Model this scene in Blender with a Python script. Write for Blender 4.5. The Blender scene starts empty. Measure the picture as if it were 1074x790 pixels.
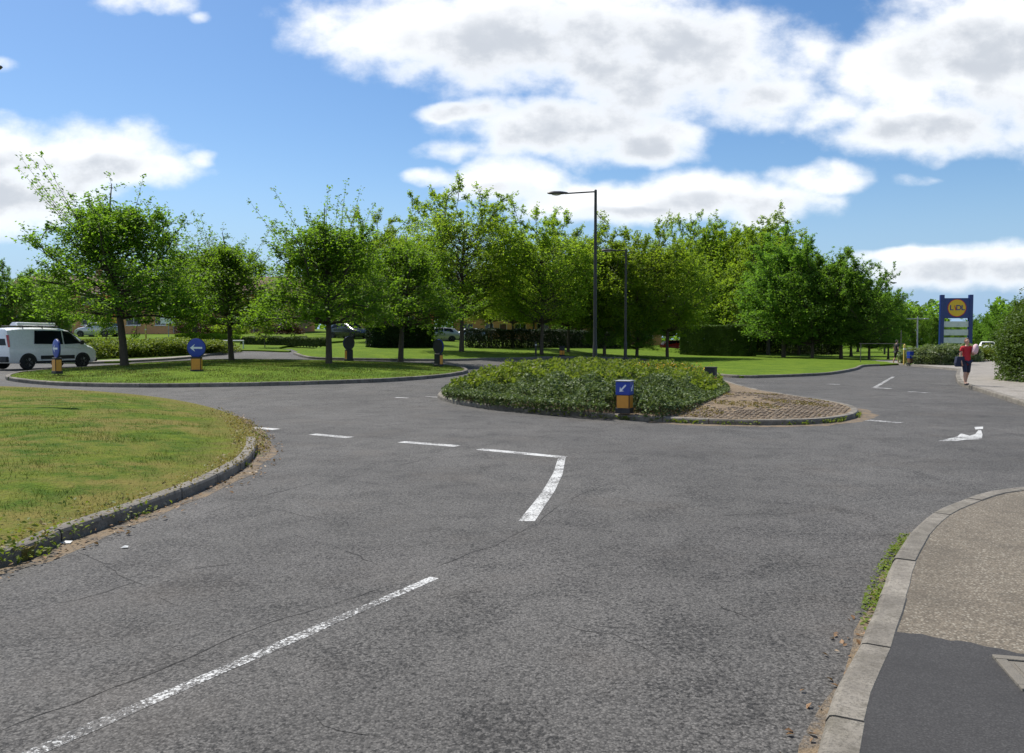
import bpy, bmesh, math, random
import numpy as np
from mathutils import Vector, Matrix
from mathutils.geometry import delaunay_2d_cdt

scene = bpy.context.scene
COL = scene.collection
R = math.radians
random.seed(7)

# ------------------------------------------------------------------ camera, sky, sun, exposure
CAM_H = 1.65
FPX, CX, CY, HOR = 850.0, 537.0, 395.0, 356.0
PITCH = math.atan((CY - HOR) / FPX)
cam = bpy.data.cameras.new('camera')
cam.lens = 36.0 * FPX / 1074.0
cam.sensor_width = 36.0
cam.clip_start = 0.05
cam.clip_end = 6000
cam_o = bpy.data.objects.new('camera', cam)
COL.objects.link(cam_o)
cam_o.location = (0, 0, CAM_H)
cam_o.rotation_euler = (math.pi / 2 - PITCH, 0, 0)
scene.camera = cam_o

SUN_EL, SUN_AZ = 59.0, -46.0          # azimuth from +Y, negative = to the left
sun = bpy.data.lights.new('sun', 'SUN')
sun.energy = 4.6
sun.angle = R(0.53)
sun.color = (1.0, 0.955, 0.88)
sun_o = bpy.data.objects.new('sun', sun)
COL.objects.link(sun_o)
sd = Vector((math.sin(R(SUN_AZ)) * math.cos(R(SUN_EL)), math.cos(R(SUN_AZ)) * math.cos(R(SUN_EL)), math.sin(R(SUN_EL))))
sun_o.rotation_euler = sd.to_track_quat('Z', 'Y').to_euler()

scene.view_settings.view_transform = 'Standard'
scene.view_settings.look = 'None'
scene.view_settings.exposure = 0.40
scene.view_settings.gamma = 1.0


class NT:
    """small helper around a node tree"""
    def __init__(s, tree):
        s.t = tree; s.n = tree.nodes; s.l = tree.links
    def node(s, typ, **kw):
        n = s.n.new(typ)
        for k, v in kw.items(): setattr(n, k, v)
        return n
    def put(s, sock, v):
        if isinstance(v, bpy.types.NodeSocket): s.l.new(v, sock)
        elif isinstance(v, (tuple, list)) and len(v) == 3 and sock.type == 'RGBA': sock.default_value = (*v, 1)
        else: sock.default_value = v
    def m(s, op, a, b=None, c=None, clamp=False):
        n = s.node('ShaderNodeMath', operation=op); n.use_clamp = clamp
        s.put(n.inputs[0], a)
        if b is not None: s.put(n.inputs[1], b)
        if c is not None: s.put(n.inputs[2], c)
        return n.outputs[0]
    def ramp(s, v, a, b, lo=0.0, hi=1.0, smooth=True):
        n = s.node('ShaderNodeMapRange'); n.interpolation_type = 'SMOOTHSTEP' if smooth else 'LINEAR'
        s.put(n.inputs['Value'], v)
        n.inputs['From Min'].default_value = a; n.inputs['From Max'].default_value = b
        n.inputs['To Min'].default_value = lo; n.inputs['To Max'].default_value = hi
        return n.outputs['Result']
    def mix(s, f, a, b, mode='MIX'):
        n = s.node('ShaderNodeMix', data_type='RGBA', blend_type=mode)
        s.put(n.inputs[0], f); s.put(n.inputs[6], a); s.put(n.inputs[7], b)
        return n.outputs[2]
    def noise(s, vec, scale, detail=3.0, rough=0.55, dist=0.0, out=0):
        n = s.node('ShaderNodeTexNoise'); s.put(n.inputs['Vector'], vec)
        n.inputs['Scale'].default_value = scale; n.inputs['Detail'].default_value = detail
        n.inputs['Roughness'].default_value = rough; n.inputs['Distortion'].default_value = dist
        return n.outputs[out]
    def voro(s, vec, scale, feature='F1', out='Distance', rnd=1.0):
        n = s.node('ShaderNodeTexVoronoi', feature=feature); s.put(n.inputs['Vector'], vec)
        n.inputs['Scale'].default_value = scale; n.inputs['Randomness'].default_value = rnd
        return n.outputs[out]


def pix_uv(px, py):
    """direction ratios (x/y, z/y) of the sky point seen at a place in the view"""
    a, b = (px - CX) / FPX, (CY - py) / FPX
    c, s = math.cos(PITCH), math.sin(PITCH)
    y = c + b * s; z = -s + b * c
    return a / y, z / y


world = bpy.data.worlds.new('World')
scene.world = world
world.use_nodes = True
wt = NT(world.node_tree)
wt.n.clear()
wout = wt.node('ShaderNodeOutputWorld')
bg = wt.node('ShaderNodeBackground')
SKY_S = 0.10
bg.inputs['Strength'].default_value = SKY_S
wt.l.new(bg.outputs[0], wout.inputs[0])
sky = wt.node('ShaderNodeTexSky', sky_type='NISHITA')
sky.sun_disc = False
sky.sun_elevation = R(SUN_EL)
sky.sun_rotation = R(SUN_AZ)
sky.altitude = 50
sky.air_density = 1.0; sky.dust_density = 0.6; sky.ozone_density = 2.2
tc = wt.node('ShaderNodeTexCoord')
sep = wt.node('ShaderNodeSeparateXYZ')
wt.l.new(tc.outputs['Generated'], sep.inputs[0])
X, Y, Z = sep.outputs
ysafe = wt.m('MAXIMUM', Y, 0.08)
u0 = wt.m('DIVIDE', X, ysafe)
v0 = wt.m('DIVIDE', Z, ysafe)
cv = wt.node('ShaderNodeCombineXYZ')
wt.l.new(u0, cv.inputs[0]); wt.put(cv.inputs[1], wt.m('MULTIPLY', v0, 1.45)); cv.inputs[2].default_value = 0.37
wr = wt.noise(cv.outputs[0], 7.0, 3.0, 0.6, out=1)
wsep = wt.node('ShaderNodeSeparateColor'); wt.l.new(wr, wsep.inputs[0])
u = wt.m('ADD', u0, wt.m('MULTIPLY', wt.m('SUBTRACT', wsep.outputs[0], 0.5), 0.10))
v = wt.m('ADD', v0, wt.m('MULTIPLY', wt.m('SUBTRACT', wsep.outputs[1], 0.5), 0.045))


def blobs(lst):
    f = None
    for (px, py, rx, ry, *pk) in lst:
        bu, bv = pix_uv(px, py)
        a = wt.m('DIVIDE', wt.m('SUBTRACT', u, bu), rx / FPX)
        b = wt.m('DIVIDE', wt.m('SUBTRACT', v, bv), ry / FPX)
        g = wt.m('SUBTRACT', pk[0] if pk else 1.0, wt.m('ADD', wt.m('MULTIPLY', a, a), wt.m('MULTIPLY', b, b)))
        f = g if f is None else wt.m('SMOOTH_MAX', f, g, 0.25)
    return f


CLOUDS = [(440, 26, 140, 40), (570, 34, 220, 62), (700, 66, 175, 66), (800, 104, 90, 32), (480, -70, 260, 70),
          (600, 137, 122, 36), (690, 150, 60, 23), (490, 123, 60, 12, 0.7),
          (960, 88, 115, 66), (1040, 55, 140, 86), (1130, 100, 130, 66), (980, 135, 130, 32), (870, 118, 60, 24),
          (40, 165, 150, 44), (0, 205, 125, 44), (150, 180, 70, 20), (208, 167, 27, 11, 0.7),
          (150, 2, 60, 22, 0.35), (205, 18, 24, 10, 0.15), (8, 70, 32, 11, 0.25),
          (540, 190, 68, 26), (470, 158, 36, 14, 0.4), (455, 184, 38, 10, 0.4), (640, 212, 120, 24), (770, 207, 115, 30), (860, 186, 62, 17),
          (960, 188, 44, 9, 0.05), (1040, 284, 155, 26), (950, 270, 65, 10)]
GREYS = [(560, 86, 230, 46), (690, 104, 150, 36), (610, 50, 190, 36), (605, 150, 120, 24), (690, 160, 55, 14), (1040, 56, 100, 34), (985, 142, 90, 18), (1070, 120, 80, 30),
         (30, 200, 130, 34), (80, 180, 80, 18), (790, 218, 110, 16), (520, 204, 70, 12), (1030, 292, 140, 16), (650, 226, 100, 10)]
fin = blobs(CLOUDS)
fgr = blobs(GREYS)
# clouds outside the view: same kind of cloud, scattered over the rest of the dome
zz = wt.m('ADD', wt.m('MAXIMUM', Z, 0.0), 0.16)
cv2 = wt.node('ShaderNodeCombineXYZ')
wt.put(cv2.inputs[0], wt.m('DIVIDE', X, zz)); wt.put(cv2.inputs[1], wt.m('DIVIDE', Y, zz)); cv2.inputs[2].default_value = 1.7
fo = wt.noise(cv2.outputs[0], 0.9, 2.0, 0.5)
fout = wt.m('MULTIPLY', wt.m('SUBTRACT', fo, 0.52), 8.0)
inm = wt.m('MULTIPLY', wt.ramp(wt.m('ABSOLUTE', u0), 0.66, 0.86, 1, 0), wt.ramp(v0, 0.42, 0.52, 1, 0))
inm = wt.m('MULTIPLY', inm, wt.ramp(Y, 0.1, 0.25))
fld = wt.m('ADD', wt.m('MULTIPLY', wt.m('MAXIMUM', fin, -2.5), inm), wt.m('MULTIPLY', fout, wt.m('SUBTRACT', 1.0, inm)))
fbm = wt.noise(cv.outputs[0], 13.0, 12.0, 0.58)
fbm2 = wt.noise(cv.outputs[0], 4.0, 6.0, 0.6)
dens = wt.m('ADD', fld, wt.m('MULTIPLY', wt.m('SUBTRACT', fbm, 0.5), 2.5))
dens = wt.m('ADD', dens, wt.m('MULTIPLY', wt.m('SUBTRACT', fbm2, 0.5), 1.0))
alpha = wt.ramp(dens, -0.42, 0.90)
gfield = wt.m('ADD', wt.m('MAXIMUM', fgr, -2.0), wt.m('ADD', wt.m('MULTIPLY', wt.m('SUBTRACT', fbm, 0.5), 0.9), wt.m('MULTIPLY', wt.m('SUBTRACT', fbm2, 0.5), 0.7)))
grey = wt.m('MULTIPLY', wt.ramp(gfield, -0.9, 0.9), wt.ramp(dens, 0.25, 1.3))
K = 1.0 / SKY_S
ccol = wt.mix(grey, (0.88 * K, 0.89 * K, 0.90 * K), (0.50 * K, 0.53 * K, 0.575 * K))
ccol = wt.mix(wt.ramp(v0, 0.12, 0.0, 0.0, 0.5), ccol, (0.54 * K, 0.60 * K, 0.67 * K))
hs = wt.node('ShaderNodeHueSaturation'); hs.inputs['Hue'].default_value = 0.502; hs.inputs['Saturation'].default_value = 1.24; hs.inputs['Value'].default_value = 1.0
wt.l.new(sky.outputs[0], hs.inputs['Color'])
air = wt.mix(wt.ramp(Z, 0.20, 0.0, 0.0, 0.9), hs.outputs[0], (0.25 * K, 0.40 * K, 0.62 * K))
wcol = wt.mix(wt.m('MULTIPLY', alpha, 0.96), air, ccol)
wt.l.new(wcol, bg.inputs['Color'])

# ------------------------------------------------------------------ terrain and view helpers
def ss(v, a, b):
    t = min(1.0, max(0.0, (v - a) / (b - a))); return t * t * (3 - 2 * t)

def T(x, y):
    """height of the land: it climbs gently towards the houses on the left"""
    if y <= 18: return 0.0
    b = x / y
    L = 1.0 - 0.45 * ss(b, -0.22, 0.02) - 0.55 * ss(b, 0.02, 0.24)
    rise = 0.32 * ss(y, 18, 34) + 0.036 * (max(0.0, min(y, 115) - 36)) * ss(y, 34, 48)
    return L * rise

def ray(px, py):
    a, b = (px - CX) / FPX, (CY - py) / FPX
    c, s = math.cos(PITCH), math.sin(PITCH)
    return Vector((a, c + b * s, -s + b * c))

def P(px, py, dz=0.0):
    """the place on the land seen at a pixel of the photograph"""
    r = ray(px, py); r = r / r.y
    lo, hi = 0.5, 400.0
    f = lambda d: CAM_H + r.z * d - T(r.x * d, d) - dz
    d = lo; step = 0.25
    while d < hi and f(d) > 0: d += step
    a, b = d - step, d
    for _ in range(30):
        mdl = (a + b) / 2
        if f(mdl) > 0: a = mdl
        else: b = mdl
    return (r.x * a, a)

def D(px, d):
    """x, y at view column px and depth d"""
    return ((px - CX) / FPX * d * math.cos(PITCH), d)

# ------------------------------------------------------------------ object helpers
def link(o, parent=None):
    COL.objects.link(o)
    if parent is not None: o.parent = parent
    return o

def tag(o, label=None, cat=None, group=None, kind=None):
    if label: o['label'] = label
    if cat: o['category'] = cat
    if group: o['group'] = group
    if kind: o['kind'] = kind
    return o

def empty(name, loc, rz=0.0, label=None, cat=None, group=None):
    o = bpy.data.objects.new(name, None)
    o.empty_display_size = 0.2
    o.location = loc; o.rotation_euler = (0, 0, rz)
    link(o); tag(o, label, cat, group)
    return o

def fast_mesh(name, V, F, mats, smooth=False):
    """V: n x 3, F: m x k index array, all faces the same size"""
    V = np.asarray(V, dtype=np.float32); F = np.asarray(F, dtype=np.int32)
    me = bpy.data.meshes.new(name)
    k = F.shape[1]
    me.vertices.add(len(V)); me.vertices.foreach_set('co', V.ravel())
    me.loops.add(F.size); me.loops.foreach_set('vertex_index', F.ravel())
    me.polygons.add(len(F))
    me.polygons.foreach_set('loop_start', np.arange(0, F.size, k, dtype=np.int32))
    if smooth: me.polygons.foreach_set('use_smooth', np.ones(len(F), dtype=bool))
    me.update(calc_edges=True)
    for m_ in (mats if isinstance(mats, (list, tuple)) else [mats]): me.materials.append(m_)
    return me

class MB:
    def __init__(s): s.v = []; s.f = []
    def add(s, vs, fs):
        o = len(s.v); s.v += [tuple(p) for p in vs]; s.f += [tuple(i + o for i in f) for f in fs]; return s
    def box(s, x0, x1, y0, y1, z0, z1):
        return s.add([(x0, y0, z0), (x1, y0, z0), (x1, y1, z0), (x0, y1, z0), (x0, y0, z1), (x1, y0, z1), (x1, y1, z1), (x0, y1, z1)],
                     [(0, 3, 2, 1), (4, 5, 6, 7), (0, 1, 5, 4), (1, 2, 6, 5), (2, 3, 7, 6), (3, 0, 4, 7)])
    def tube(s, pts, rad, n=8, cap=True):
        pts = [Vector(p) for p in pts]
        if not isinstance(rad, (list, tuple)): rad = [rad] * len(pts)
        rings = []
        o = len(s.v)
        t0 = (pts[1] - pts[0]).normalized()
        ref = Vector((1, 0, 0)) if abs(t0.x) < 0.8 else Vector((0, 1, 0))
        a = t0.cross(ref).normalized()
        for i, p in enumerate(pts):
            t = (pts[min(i + 1, len(pts) - 1)] - pts[max(i - 1, 0)])
            t = t.normalized() if t.length > 1e-9 else t0
            a = (a - t * a.dot(t)).normalized()
            b = t.cross(a)
            for k in range(n):
                q = 2 * math.pi * k / n
                s.v.append(tuple(p + (a * math.cos(q) + b * math.sin(q)) * rad[i]))
        for i in range(len(pts) - 1):
            for k in range(n):
                s.f.append((o + i * n + k, o + i * n + (k + 1) % n, o + (i + 1) * n + (k + 1) % n, o + (i + 1) * n + k))
        if cap:
            s.f.append(tuple(o + k for k in range(n))[::-1])
            s.f.append(tuple(o + (len(pts) - 1) * n + k for k in range(n)))
        return s
    def lathe(s, prof, n=16, c=(0, 0, 0), axis='z'):
        o = len(s.v)
        for (r, h) in prof:
            for k in range(n):
                q = 2 * math.pi * k / n
                p = (r * math.cos(q), r * math.sin(q), h)
                if axis == 'y': p = (p[0], p[2], p[1])
                if axis == 'x': p = (p[2], p[0], p[1])
                s.v.append((p[0] + c[0], p[1] + c[1], p[2] + c[2]))
        for i in range(len(prof) - 1):
            for k in range(n):
                s.f.append((o + i * n + k, o + i * n + (k + 1) % n, o + (i + 1) * n + (k + 1) % n, o + (i + 1) * n + k))
        s.f.append(tuple(o + k for k in range(n))[::-1])
        s.f.append(tuple(o + (len(prof) - 1) * n + k for k in range(n)))
        return s
    def prism(s, pts2, y0, y1, plane='xz'):
        """outline pts2 pushed from y0 to y1"""
        n = len(pts2)
        mk = (lambda p, d: (p[0], d, p[1])) if plane == 'xz' else ((lambda p, d: (d, p[0], p[1])) if plane == 'yz' else (lambda p, d: (p[0], p[1], d)))
        vs = [mk(p, y0) for p in pts2] + [mk(p, y1) for p in pts2]
        fs = [tuple(range(n)), tuple(range(2 * n - 1, n - 1, -1))]
        fs += [(i, i + n, (i + 1) % n + n, (i + 1) % n) for i in range(n)]
        return s.add(vs, fs)
    def build(s, name, mat, parent=None, bevel=0.0, smooth=False, loc=None, seg=2):
        me = bpy.data.meshes.new(name)
        me.from_pydata(s.v, [], s.f)
        bm = bmesh.new(); bm.from_mesh(me)
        bmesh.ops.recalc_face_normals(bm, faces=bm.faces)
        if bevel > 0:
            ed = [e for e in bm.edges if len(e.link_faces) == 2 and e.calc_face_angle(0) > 0.5]
            bmesh.ops.bevel(bm, geom=ed, offset=bevel, segments=seg, affect='EDGES', profile=0.5, clamp_overlap=True)
        if smooth:
            for f in bm.faces: f.smooth = True
            for e in bm.edges:
                if len(e.link_faces) == 2 and e.calc_face_angle(0) > 0.7: e.smooth = False
        bm.to_mesh(me); bm.free()
        me.materials.append(mat)
        o = bpy.data.objects.new(name, me)
        if loc is not None: o.location = loc
        return link(o, parent)

def copy_tree(o, parent=None):
    c = o.copy(); COL.objects.link(c)
    if parent is not None: c.parent = parent
    for ch in o.children: copy_tree(ch, c)
    return c

# ------------------------------------------------------------------ materials
MATS = {}
def mat_new(name):
    m_ = bpy.data.materials.new(name); m_.use_nodes = True
    MATS[name] = m_
    t = NT(m_.node_tree); b = t.n['Principled BSDF']
    return m_, t, b

def pos(t):
    return t.node('ShaderNodeNewGeometry').outputs['Position']
def obco(t):
    return t.node('ShaderNodeTexCoord').outputs['Object']

def simple(name, col, rough=0.6, metal=0.0, var=0.12, scale=14.0, bump=0.0, coat=0.0, dirt=0.0):
    """painted or plain material with a little uneven tone, fine relief and grime"""
    m_, t, b = mat_new(name)
    co = obco(t)
    n = t.noise(co, scale, 4.0, 0.6)
    c = t.mix(n, tuple(x * (1 - var) for x in col), tuple(min(1, x * (1 + var)) for x in col))
    if dirt > 0:
        d = t.ramp(t.noise(co, 3.0, 5.0, 0.65), 0.48, 0.75, 0, dirt)
        c = t.mix(d, c, (0.10, 0.085, 0.06))
    t.put(b.inputs['Base Color'], c)
    t.put(b.inputs['Roughness'], t.ramp(n, 0.2, 0.8, max(0.02, rough - 0.08), min(1, rough + 0.1)))
    b.inputs['Metallic'].default_value = metal
    if coat: b.inputs['Coat Weight'].default_value = coat; b.inputs['Coat Roughness'].default_value = 0.06
    if bump:
        bn = t.node('ShaderNodeBump'); bn.inputs['Strength'].default_value = bump; bn.inputs['Distance'].default_value = 0.01
        t.put(bn.inputs['Height'], t.noise(co, scale * 4, 3.0)); t.put(b.inputs['Normal'], bn.outputs[0])
    return m_

def asphalt_color(t, p, base=0.071):
    """worn aggregate: stones, dark pits, patches and slightly paler wheel tracks"""
    st = t.voro(p, 85.0, 'F1', 'Color')
    sc = t.node('ShaderNodeSeparateColor'); t.put(sc.inputs[0], st)
    dist = t.voro(p, 85.0)
    wear = t.noise(p, 1.7, 5.0, 0.65, 0.5)
    pit = t.ramp(t.m('ADD', t.noise(p, 36.0, 3.0, 0.7), t.m('MULTIPLY', t.m('SUBTRACT', wear, 0.5), 0.42)), 0.37, 0.46)
    pit2 = t.ramp(t.m('ADD', t.noise(p, 15.0, 4.0, 0.7), t.m('MULTIPLY', t.m('SUBTRACT', wear, 0.5), 0.35)), 0.35, 0.46)
    big = t.noise(p, 0.32, 4.0, 0.6)
    mid = t.noise(p, 2.3, 4.0, 0.6)
    val = t.m('MULTIPLY', t.ramp(sc.outputs[0], 0, 1, 0.60, 1.75, False), t.ramp(dist, 0.2, 0.75, 1.1, 0.66))
    val = t.m('MULTIPLY', val, t.m('ADD', t.m('MULTIPLY', pit, 0.74), 0.34))
    val = t.m('MULTIPLY', val, t.m('ADD', t.m('MULTIPLY', pit2, 0.34), 0.68))
    val = t.m('MULTIPLY', val, t.ramp(big, 0.3, 0.7, 0.76, 1.20, False))
    val = t.m('MULTIPLY', val, t.ramp(mid, 0.25, 0.75, 0.93, 1.07, False))
    val = t.m('MULTIPLY', val, base)
    cc = t.node('ShaderNodeCombineColor')
    t.put(cc.inputs[0], t.m('MULTIPLY', val, 1.05)); t.put(cc.inputs[1], t.m('MULTIPLY', val, 0.995)); t.put(cc.inputs[2], t.m('MULTIPLY', val, 0.915))
    warm = t.ramp(t.noise(p, 0.7, 3.0), 0.5, 0.75, 0, 0.22)
    hgt = t.m('ADD', t.m('MULTIPLY', pit, 0.6), t.m('SUBTRACT', 0.6, dist))
    return t.mix(warm, cc.outputs[0], (0.095, 0.078, 0.062)), hgt

def bumpn(t, b, h, strength, distance):
    bn = t.node('ShaderNodeBump'); bn.inputs['Strength'].default_value = strength; bn.inputs['Distance'].default_value = distance
    t.put(bn.inputs['Height'], h); t.put(b.inputs['Normal'], bn.outputs[0])

m_, t, b = mat_new('asphalt')
p = pos(t); c, h = asphalt_color(t, p)
t.put(b.inputs['Base Color'], c); b.inputs['Roughness'].default_value = 0.82
b.inputs['Specular IOR Level'].default_value = 0.35
bumpn(t, b, h, 0.45, 0.006)

m_, t, b = mat_new('crack')
p = pos(t); c, h = asphalt_color(t, p, 0.026)
t.put(b.inputs['Base Color'], c); b.inputs['Roughness'].default_value = 0.95

def paint_mat(name, wear):
    m_, t, b = mat_new(name)
    p = pos(t); c, h = asphalt_color(t, p)
    n = t.m('ADD', t.noise(p, 42.0, 4.0, 0.75), t.m('MULTIPLY', t.m('SUBTRACT', t.noise(p, 2.2, 4.0, 0.6), 0.5), 0.6))
    k = t.ramp(n, wear - 0.05, wear + 0.06)
    t.put(b.inputs['Base Color'], t.mix(k, c, t.mix(t.noise(p, 60.0, 2.0), (0.42, 0.42, 0.40), (0.62, 0.62, 0.60))))
    b.inputs['Roughness'].default_value = 0.7
    bumpn(t, b, h, 0.5, 0.010)
    return m_
paint_mat('paint_fresh', 0.42)
paint_mat('paint_worn', 0.47)
paint_mat('paint_faded', 0.53)

def grass_color(t, p):
    a = t.noise(p, 0.45, 4.0, 0.6, 0.6)
    b_ = t.noise(p, 2.6, 4.0, 0.65)
    c_ = t.noise(p, 22.0, 3.0, 0.7)
    col = t.mix(t.ramp(b_, 0.3, 0.7), (0.050, 0.105, 0.008), (0.135, 0.180, 0.014))
    col = t.mix(t.ramp(c_, 0.35, 0.7, 0, 0.5), col, (0.060, 0.085, 0.012))
    at = t.node('ShaderNodeAttribute'); at.attribute_name = 'edge'
    dry = t.m('MULTIPLY', t.ramp(a, 0.40, 0.60), t.ramp(b_, 0.32, 0.60))
    rim = t.ramp(t.m('ADD', at.outputs['Fac'], t.m('MULTIPLY', t.m('SUBTRACT', b_, 0.5), 1.6)), 0.95, 0.05)
    dry = t.m('MAXIMUM', dry, t.m('MULTIPLY', rim, t.ramp(c_, 0.25, 0.6, 0.5, 1.0)))
    return t.mix(t.m('MULTIPLY', dry, 0.72), col, (0.200, 0.150, 0.050)), c_

m_, t, b = mat_new('lawn')
p = pos(t); c, h = grass_color(t, p)
t.put(b.inputs['Base Color'], c); b.inputs['Roughness'].default_value = 0.95; b.inputs['Specular IOR Level'].default_value = 0.1
bumpn(t, b, h, 0.9, 0.06)

def lush_lawn(name, a, bcol):
    m_, t, b = mat_new(name)
    p = pos(t)
    n1 = t.noise(p, 0.8, 4.0, 0.65); n2 = t.noise(p, 9.0, 4.0, 0.7)
    c = t.mix(t.ramp(n1, 0.3, 0.7), a, bcol)
    c = t.mix(t.ramp(n2, 0.4, 0.7, 0, 0.5), c, (0.05, 0.08, 0.012))
    t.put(b.inputs['Base Color'], c); b.inputs['Roughness'].default_value = 0.95; b.inputs['Specular IOR Level'].default_value = 0.1
    bumpn(t, b, n2, 0.8, 0.08)
lush_lawn('lawn_green', (0.072, 0.130, 0.010), (0.130, 0.195, 0.014))

def leaf_mat(name, dark, light, trans=0.34, third=None):
    m_, t, b = mat_new(name)
    g = t.node('ShaderNodeNewGeometry')
    rnd = g.outputs['Random Per Island']
    oi = t.node('ShaderNodeObjectInfo').outputs['Random']
    n = t.noise(obco(t), 0.9, 3.0, 0.6)
    f = t.m('ADD', t.m('MULTIPLY', rnd, 0.55), t.m('MULTIPLY', t.ramp(n, 0.3, 0.7), 0.45))
    c = t.mix(f, dark, light)
    if third: c = t.mix(t.ramp(rnd, 0.86, 0.93), c, third)
    hs = t.node('ShaderNodeHueSaturation'); t.put(hs.inputs['Color'], c)
    t.put(hs.inputs['Value'], t.ramp(oi, 0, 1, 0.82, 1.18, False)); t.put(hs.inputs['Hue'], t.ramp(oi, 0, 1, 0.49, 0.508, False))
    t.put(b.inputs['Base Color'], hs.outputs[0]); b.inputs['Roughness'].default_value = 0.55; b.inputs['Specular IOR Level'].default_value = 0.25
    tr = t.node('ShaderNodeBsdfTranslucent')
    t.put(tr.inputs['Color'], t.mix(0.5, hs.outputs[0], (light[0] * 1.7, light[1] * 1.7, light[2] * 0.8)))
    mx = t.node('ShaderNodeMixShader'); mx.inputs[0].default_value = trans
    t.l.new(b.outputs[0], mx.inputs[1]); t.l.new(tr.outputs[0], mx.inputs[2])
    out = t.n['Material Output']; t.l.new(mx.outputs[0], out.inputs[0])
    return m_
leaf_mat('leaf_spread', (0.065, 0.138, 0.010), (0.160, 0.280, 0.024), 0.58)
leaf_mat('leaf_bright', (0.100, 0.185, 0.012), (0.250, 0.355, 0.030), 0.62)
leaf_mat('leaf_mid', (0.090, 0.170, 0.012), (0.220, 0.320, 0.028), 0.60)
leaf_mat('leaf_dark', (0.058, 0.135, 0.016), (0.150, 0.270, 0.032), 0.60)
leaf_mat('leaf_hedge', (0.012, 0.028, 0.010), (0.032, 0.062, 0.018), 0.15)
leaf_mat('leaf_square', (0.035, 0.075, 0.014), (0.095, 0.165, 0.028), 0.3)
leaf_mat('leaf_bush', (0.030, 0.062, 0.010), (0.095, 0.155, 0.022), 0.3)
leaf_mat('leaf_cover', (0.040, 0.072, 0.022), (0.125, 0.175, 0.058), 0.26, (0.24, 0.29, 0.13))
leaf_mat('leaf_bed', (0.075, 0.125, 0.018), (0.19, 0.24, 0.03), 0.34)
leaf_mat('leaf_pale', (0.075, 0.125, 0.040), (0.20, 0.26, 0.11), 0.3, (0.36, 0.38, 0.27))
leaf_mat('leaf_weed', (0.075, 0.130, 0.015), (0.185, 0.245, 0.030), 0.40, (0.19, 0.20, 0.05))
leaf_mat('leaf_straw', (0.14, 0.10, 0.03), (0.26, 0.21, 0.07), 0.25, (0.12, 0.15, 0.03))
leaf_mat('leaf_dead', (0.11, 0.06, 0.025), (0.32, 0.20, 0.09), 0.1, (0.45, 0.36, 0.24))
leaf_mat('petal', (0.48, 0.19, 0.02), (0.62, 0.36, 0.03), 0.25)
leaf_mat('leaf_copper', (0.05, 0.028, 0.016), (0.10, 0.055, 0.025), 0.2)

m_, t, b = mat_new('grass_blade')
p = pos(t); c, h = grass_color(t, p)
rnd = t.node('ShaderNodeNewGeometry').outputs['Random Per Island']
c = t.mix(t.ramp(rnd, 0.0, 1.0, 0.0, 0.55, False), c, (0.13, 0.19, 0.02))
c = t.mix(t.ramp(rnd, 0.90, 0.95), c, (0.30, 0.25, 0.10))
t.put(b.inputs['Base Color'], c); b.inputs['Roughness'].default_value = 0.6; b.inputs['Specular IOR Level'].default_value = 0.2
tr = t.node('ShaderNodeBsdfTranslucent'); t.put(tr.inputs['Color'], c)
mx = t.node('ShaderNodeMixShader'); mx.inputs[0].default_value = 0.3
t.l.new(b.outputs[0], mx.inputs[1]); t.l.new(tr.outputs[0], mx.inputs[2]); t.l.new(mx.outputs[0], t.n['Material Output'].inputs[0])

m_, t, b = mat_new('bark')
co = obco(t)
mp = t.node('ShaderNodeMapping'); mp.inputs['Scale'].default_value = (6, 6, 1.2); t.put(mp.inputs[0], co)
n = t.noise(mp.outputs[0], 3.0, 5.0, 0.65)
t.put(b.inputs['Base Color'], t.mix(n, (0.028, 0.022, 0.016), (0.115, 0.095, 0.070))); b.inputs['Roughness'].default_value = 0.95
bumpn(t, b, n, 0.9, 0.04)

m_, t, b = mat_new('kerb_concrete')
co = pos(t)
n = t.noise(co, 5.0, 5.0, 0.65); n2 = t.noise(co, 70.0, 3.0, 0.7)
oi = t.node('ShaderNodeObjectInfo').outputs['Random']
c = t.mix(t.ramp(n, 0.3, 0.7), (0.135, 0.120, 0.098), (0.235, 0.212, 0.175))
c = t.mix(t.ramp(n2, 0.46, 0.66, 0, 0.65), c, (0.075, 0.068, 0.055))
c = t.mix(t.ramp(t.noise(co, 14.0, 5.0, 0.75), 0.52, 0.66, 0, 0.5), c, (0.070, 0.060, 0.042))
c = t.mix(t.ramp(t.noise(co, 1.7, 5.0, 0.7), 0.5, 0.72, 0, 0.55), c, (0.085, 0.075, 0.05))
hs = t.node('ShaderNodeHueSaturation'); t.put(hs.inputs['Color'], c); t.put(hs.inputs['Value'], t.ramp(oi, 0, 1, 0.85, 1.15, False))
t.put(b.inputs['Base Color'], hs.outputs[0]); b.inputs['Roughness'].default_value = 0.9
bumpn(t, b, n2, 0.5, 0.006)

def paving_mat(name, lo, hi, spk, base_scale=85.0):
    m_, t, b = mat_new(name)
    p = pos(t)
    sc = t.node('ShaderNodeSeparateColor'); t.put(sc.inputs[0], t.voro(p, base_scale, 'F1', 'Color'))
    d = t.voro(p, base_scale)
    c = t.mix(sc.outputs[0], lo, hi)
    c = t.mix(t.ramp(sc.outputs[1], 0.82, 0.9, 0, 0.8), c, spk)
    c = t.mix(t.ramp(d, 0.3, 0.8, 0, 0.6), c, tuple(x * 0.45 for x in lo))
    c = t.mix(t.ramp(t.noise(p, 1.3, 5.0, 0.65), 0.42, 0.68, 0, 0.5), c, tuple(x * 0.5 for x in lo))
    c = t.mix(t.ramp(t.noise(p, 9.0, 4.0, 0.7), 0.5, 0.75, 0, 0.3), c, tuple(x * 0.55 for x in lo))
    t.put(b.inputs['Base Color'], c); b.inputs['Roughness'].default_value = 0.9
    bumpn(t, b, d, -0.5, 0.008)
    return m_
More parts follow.
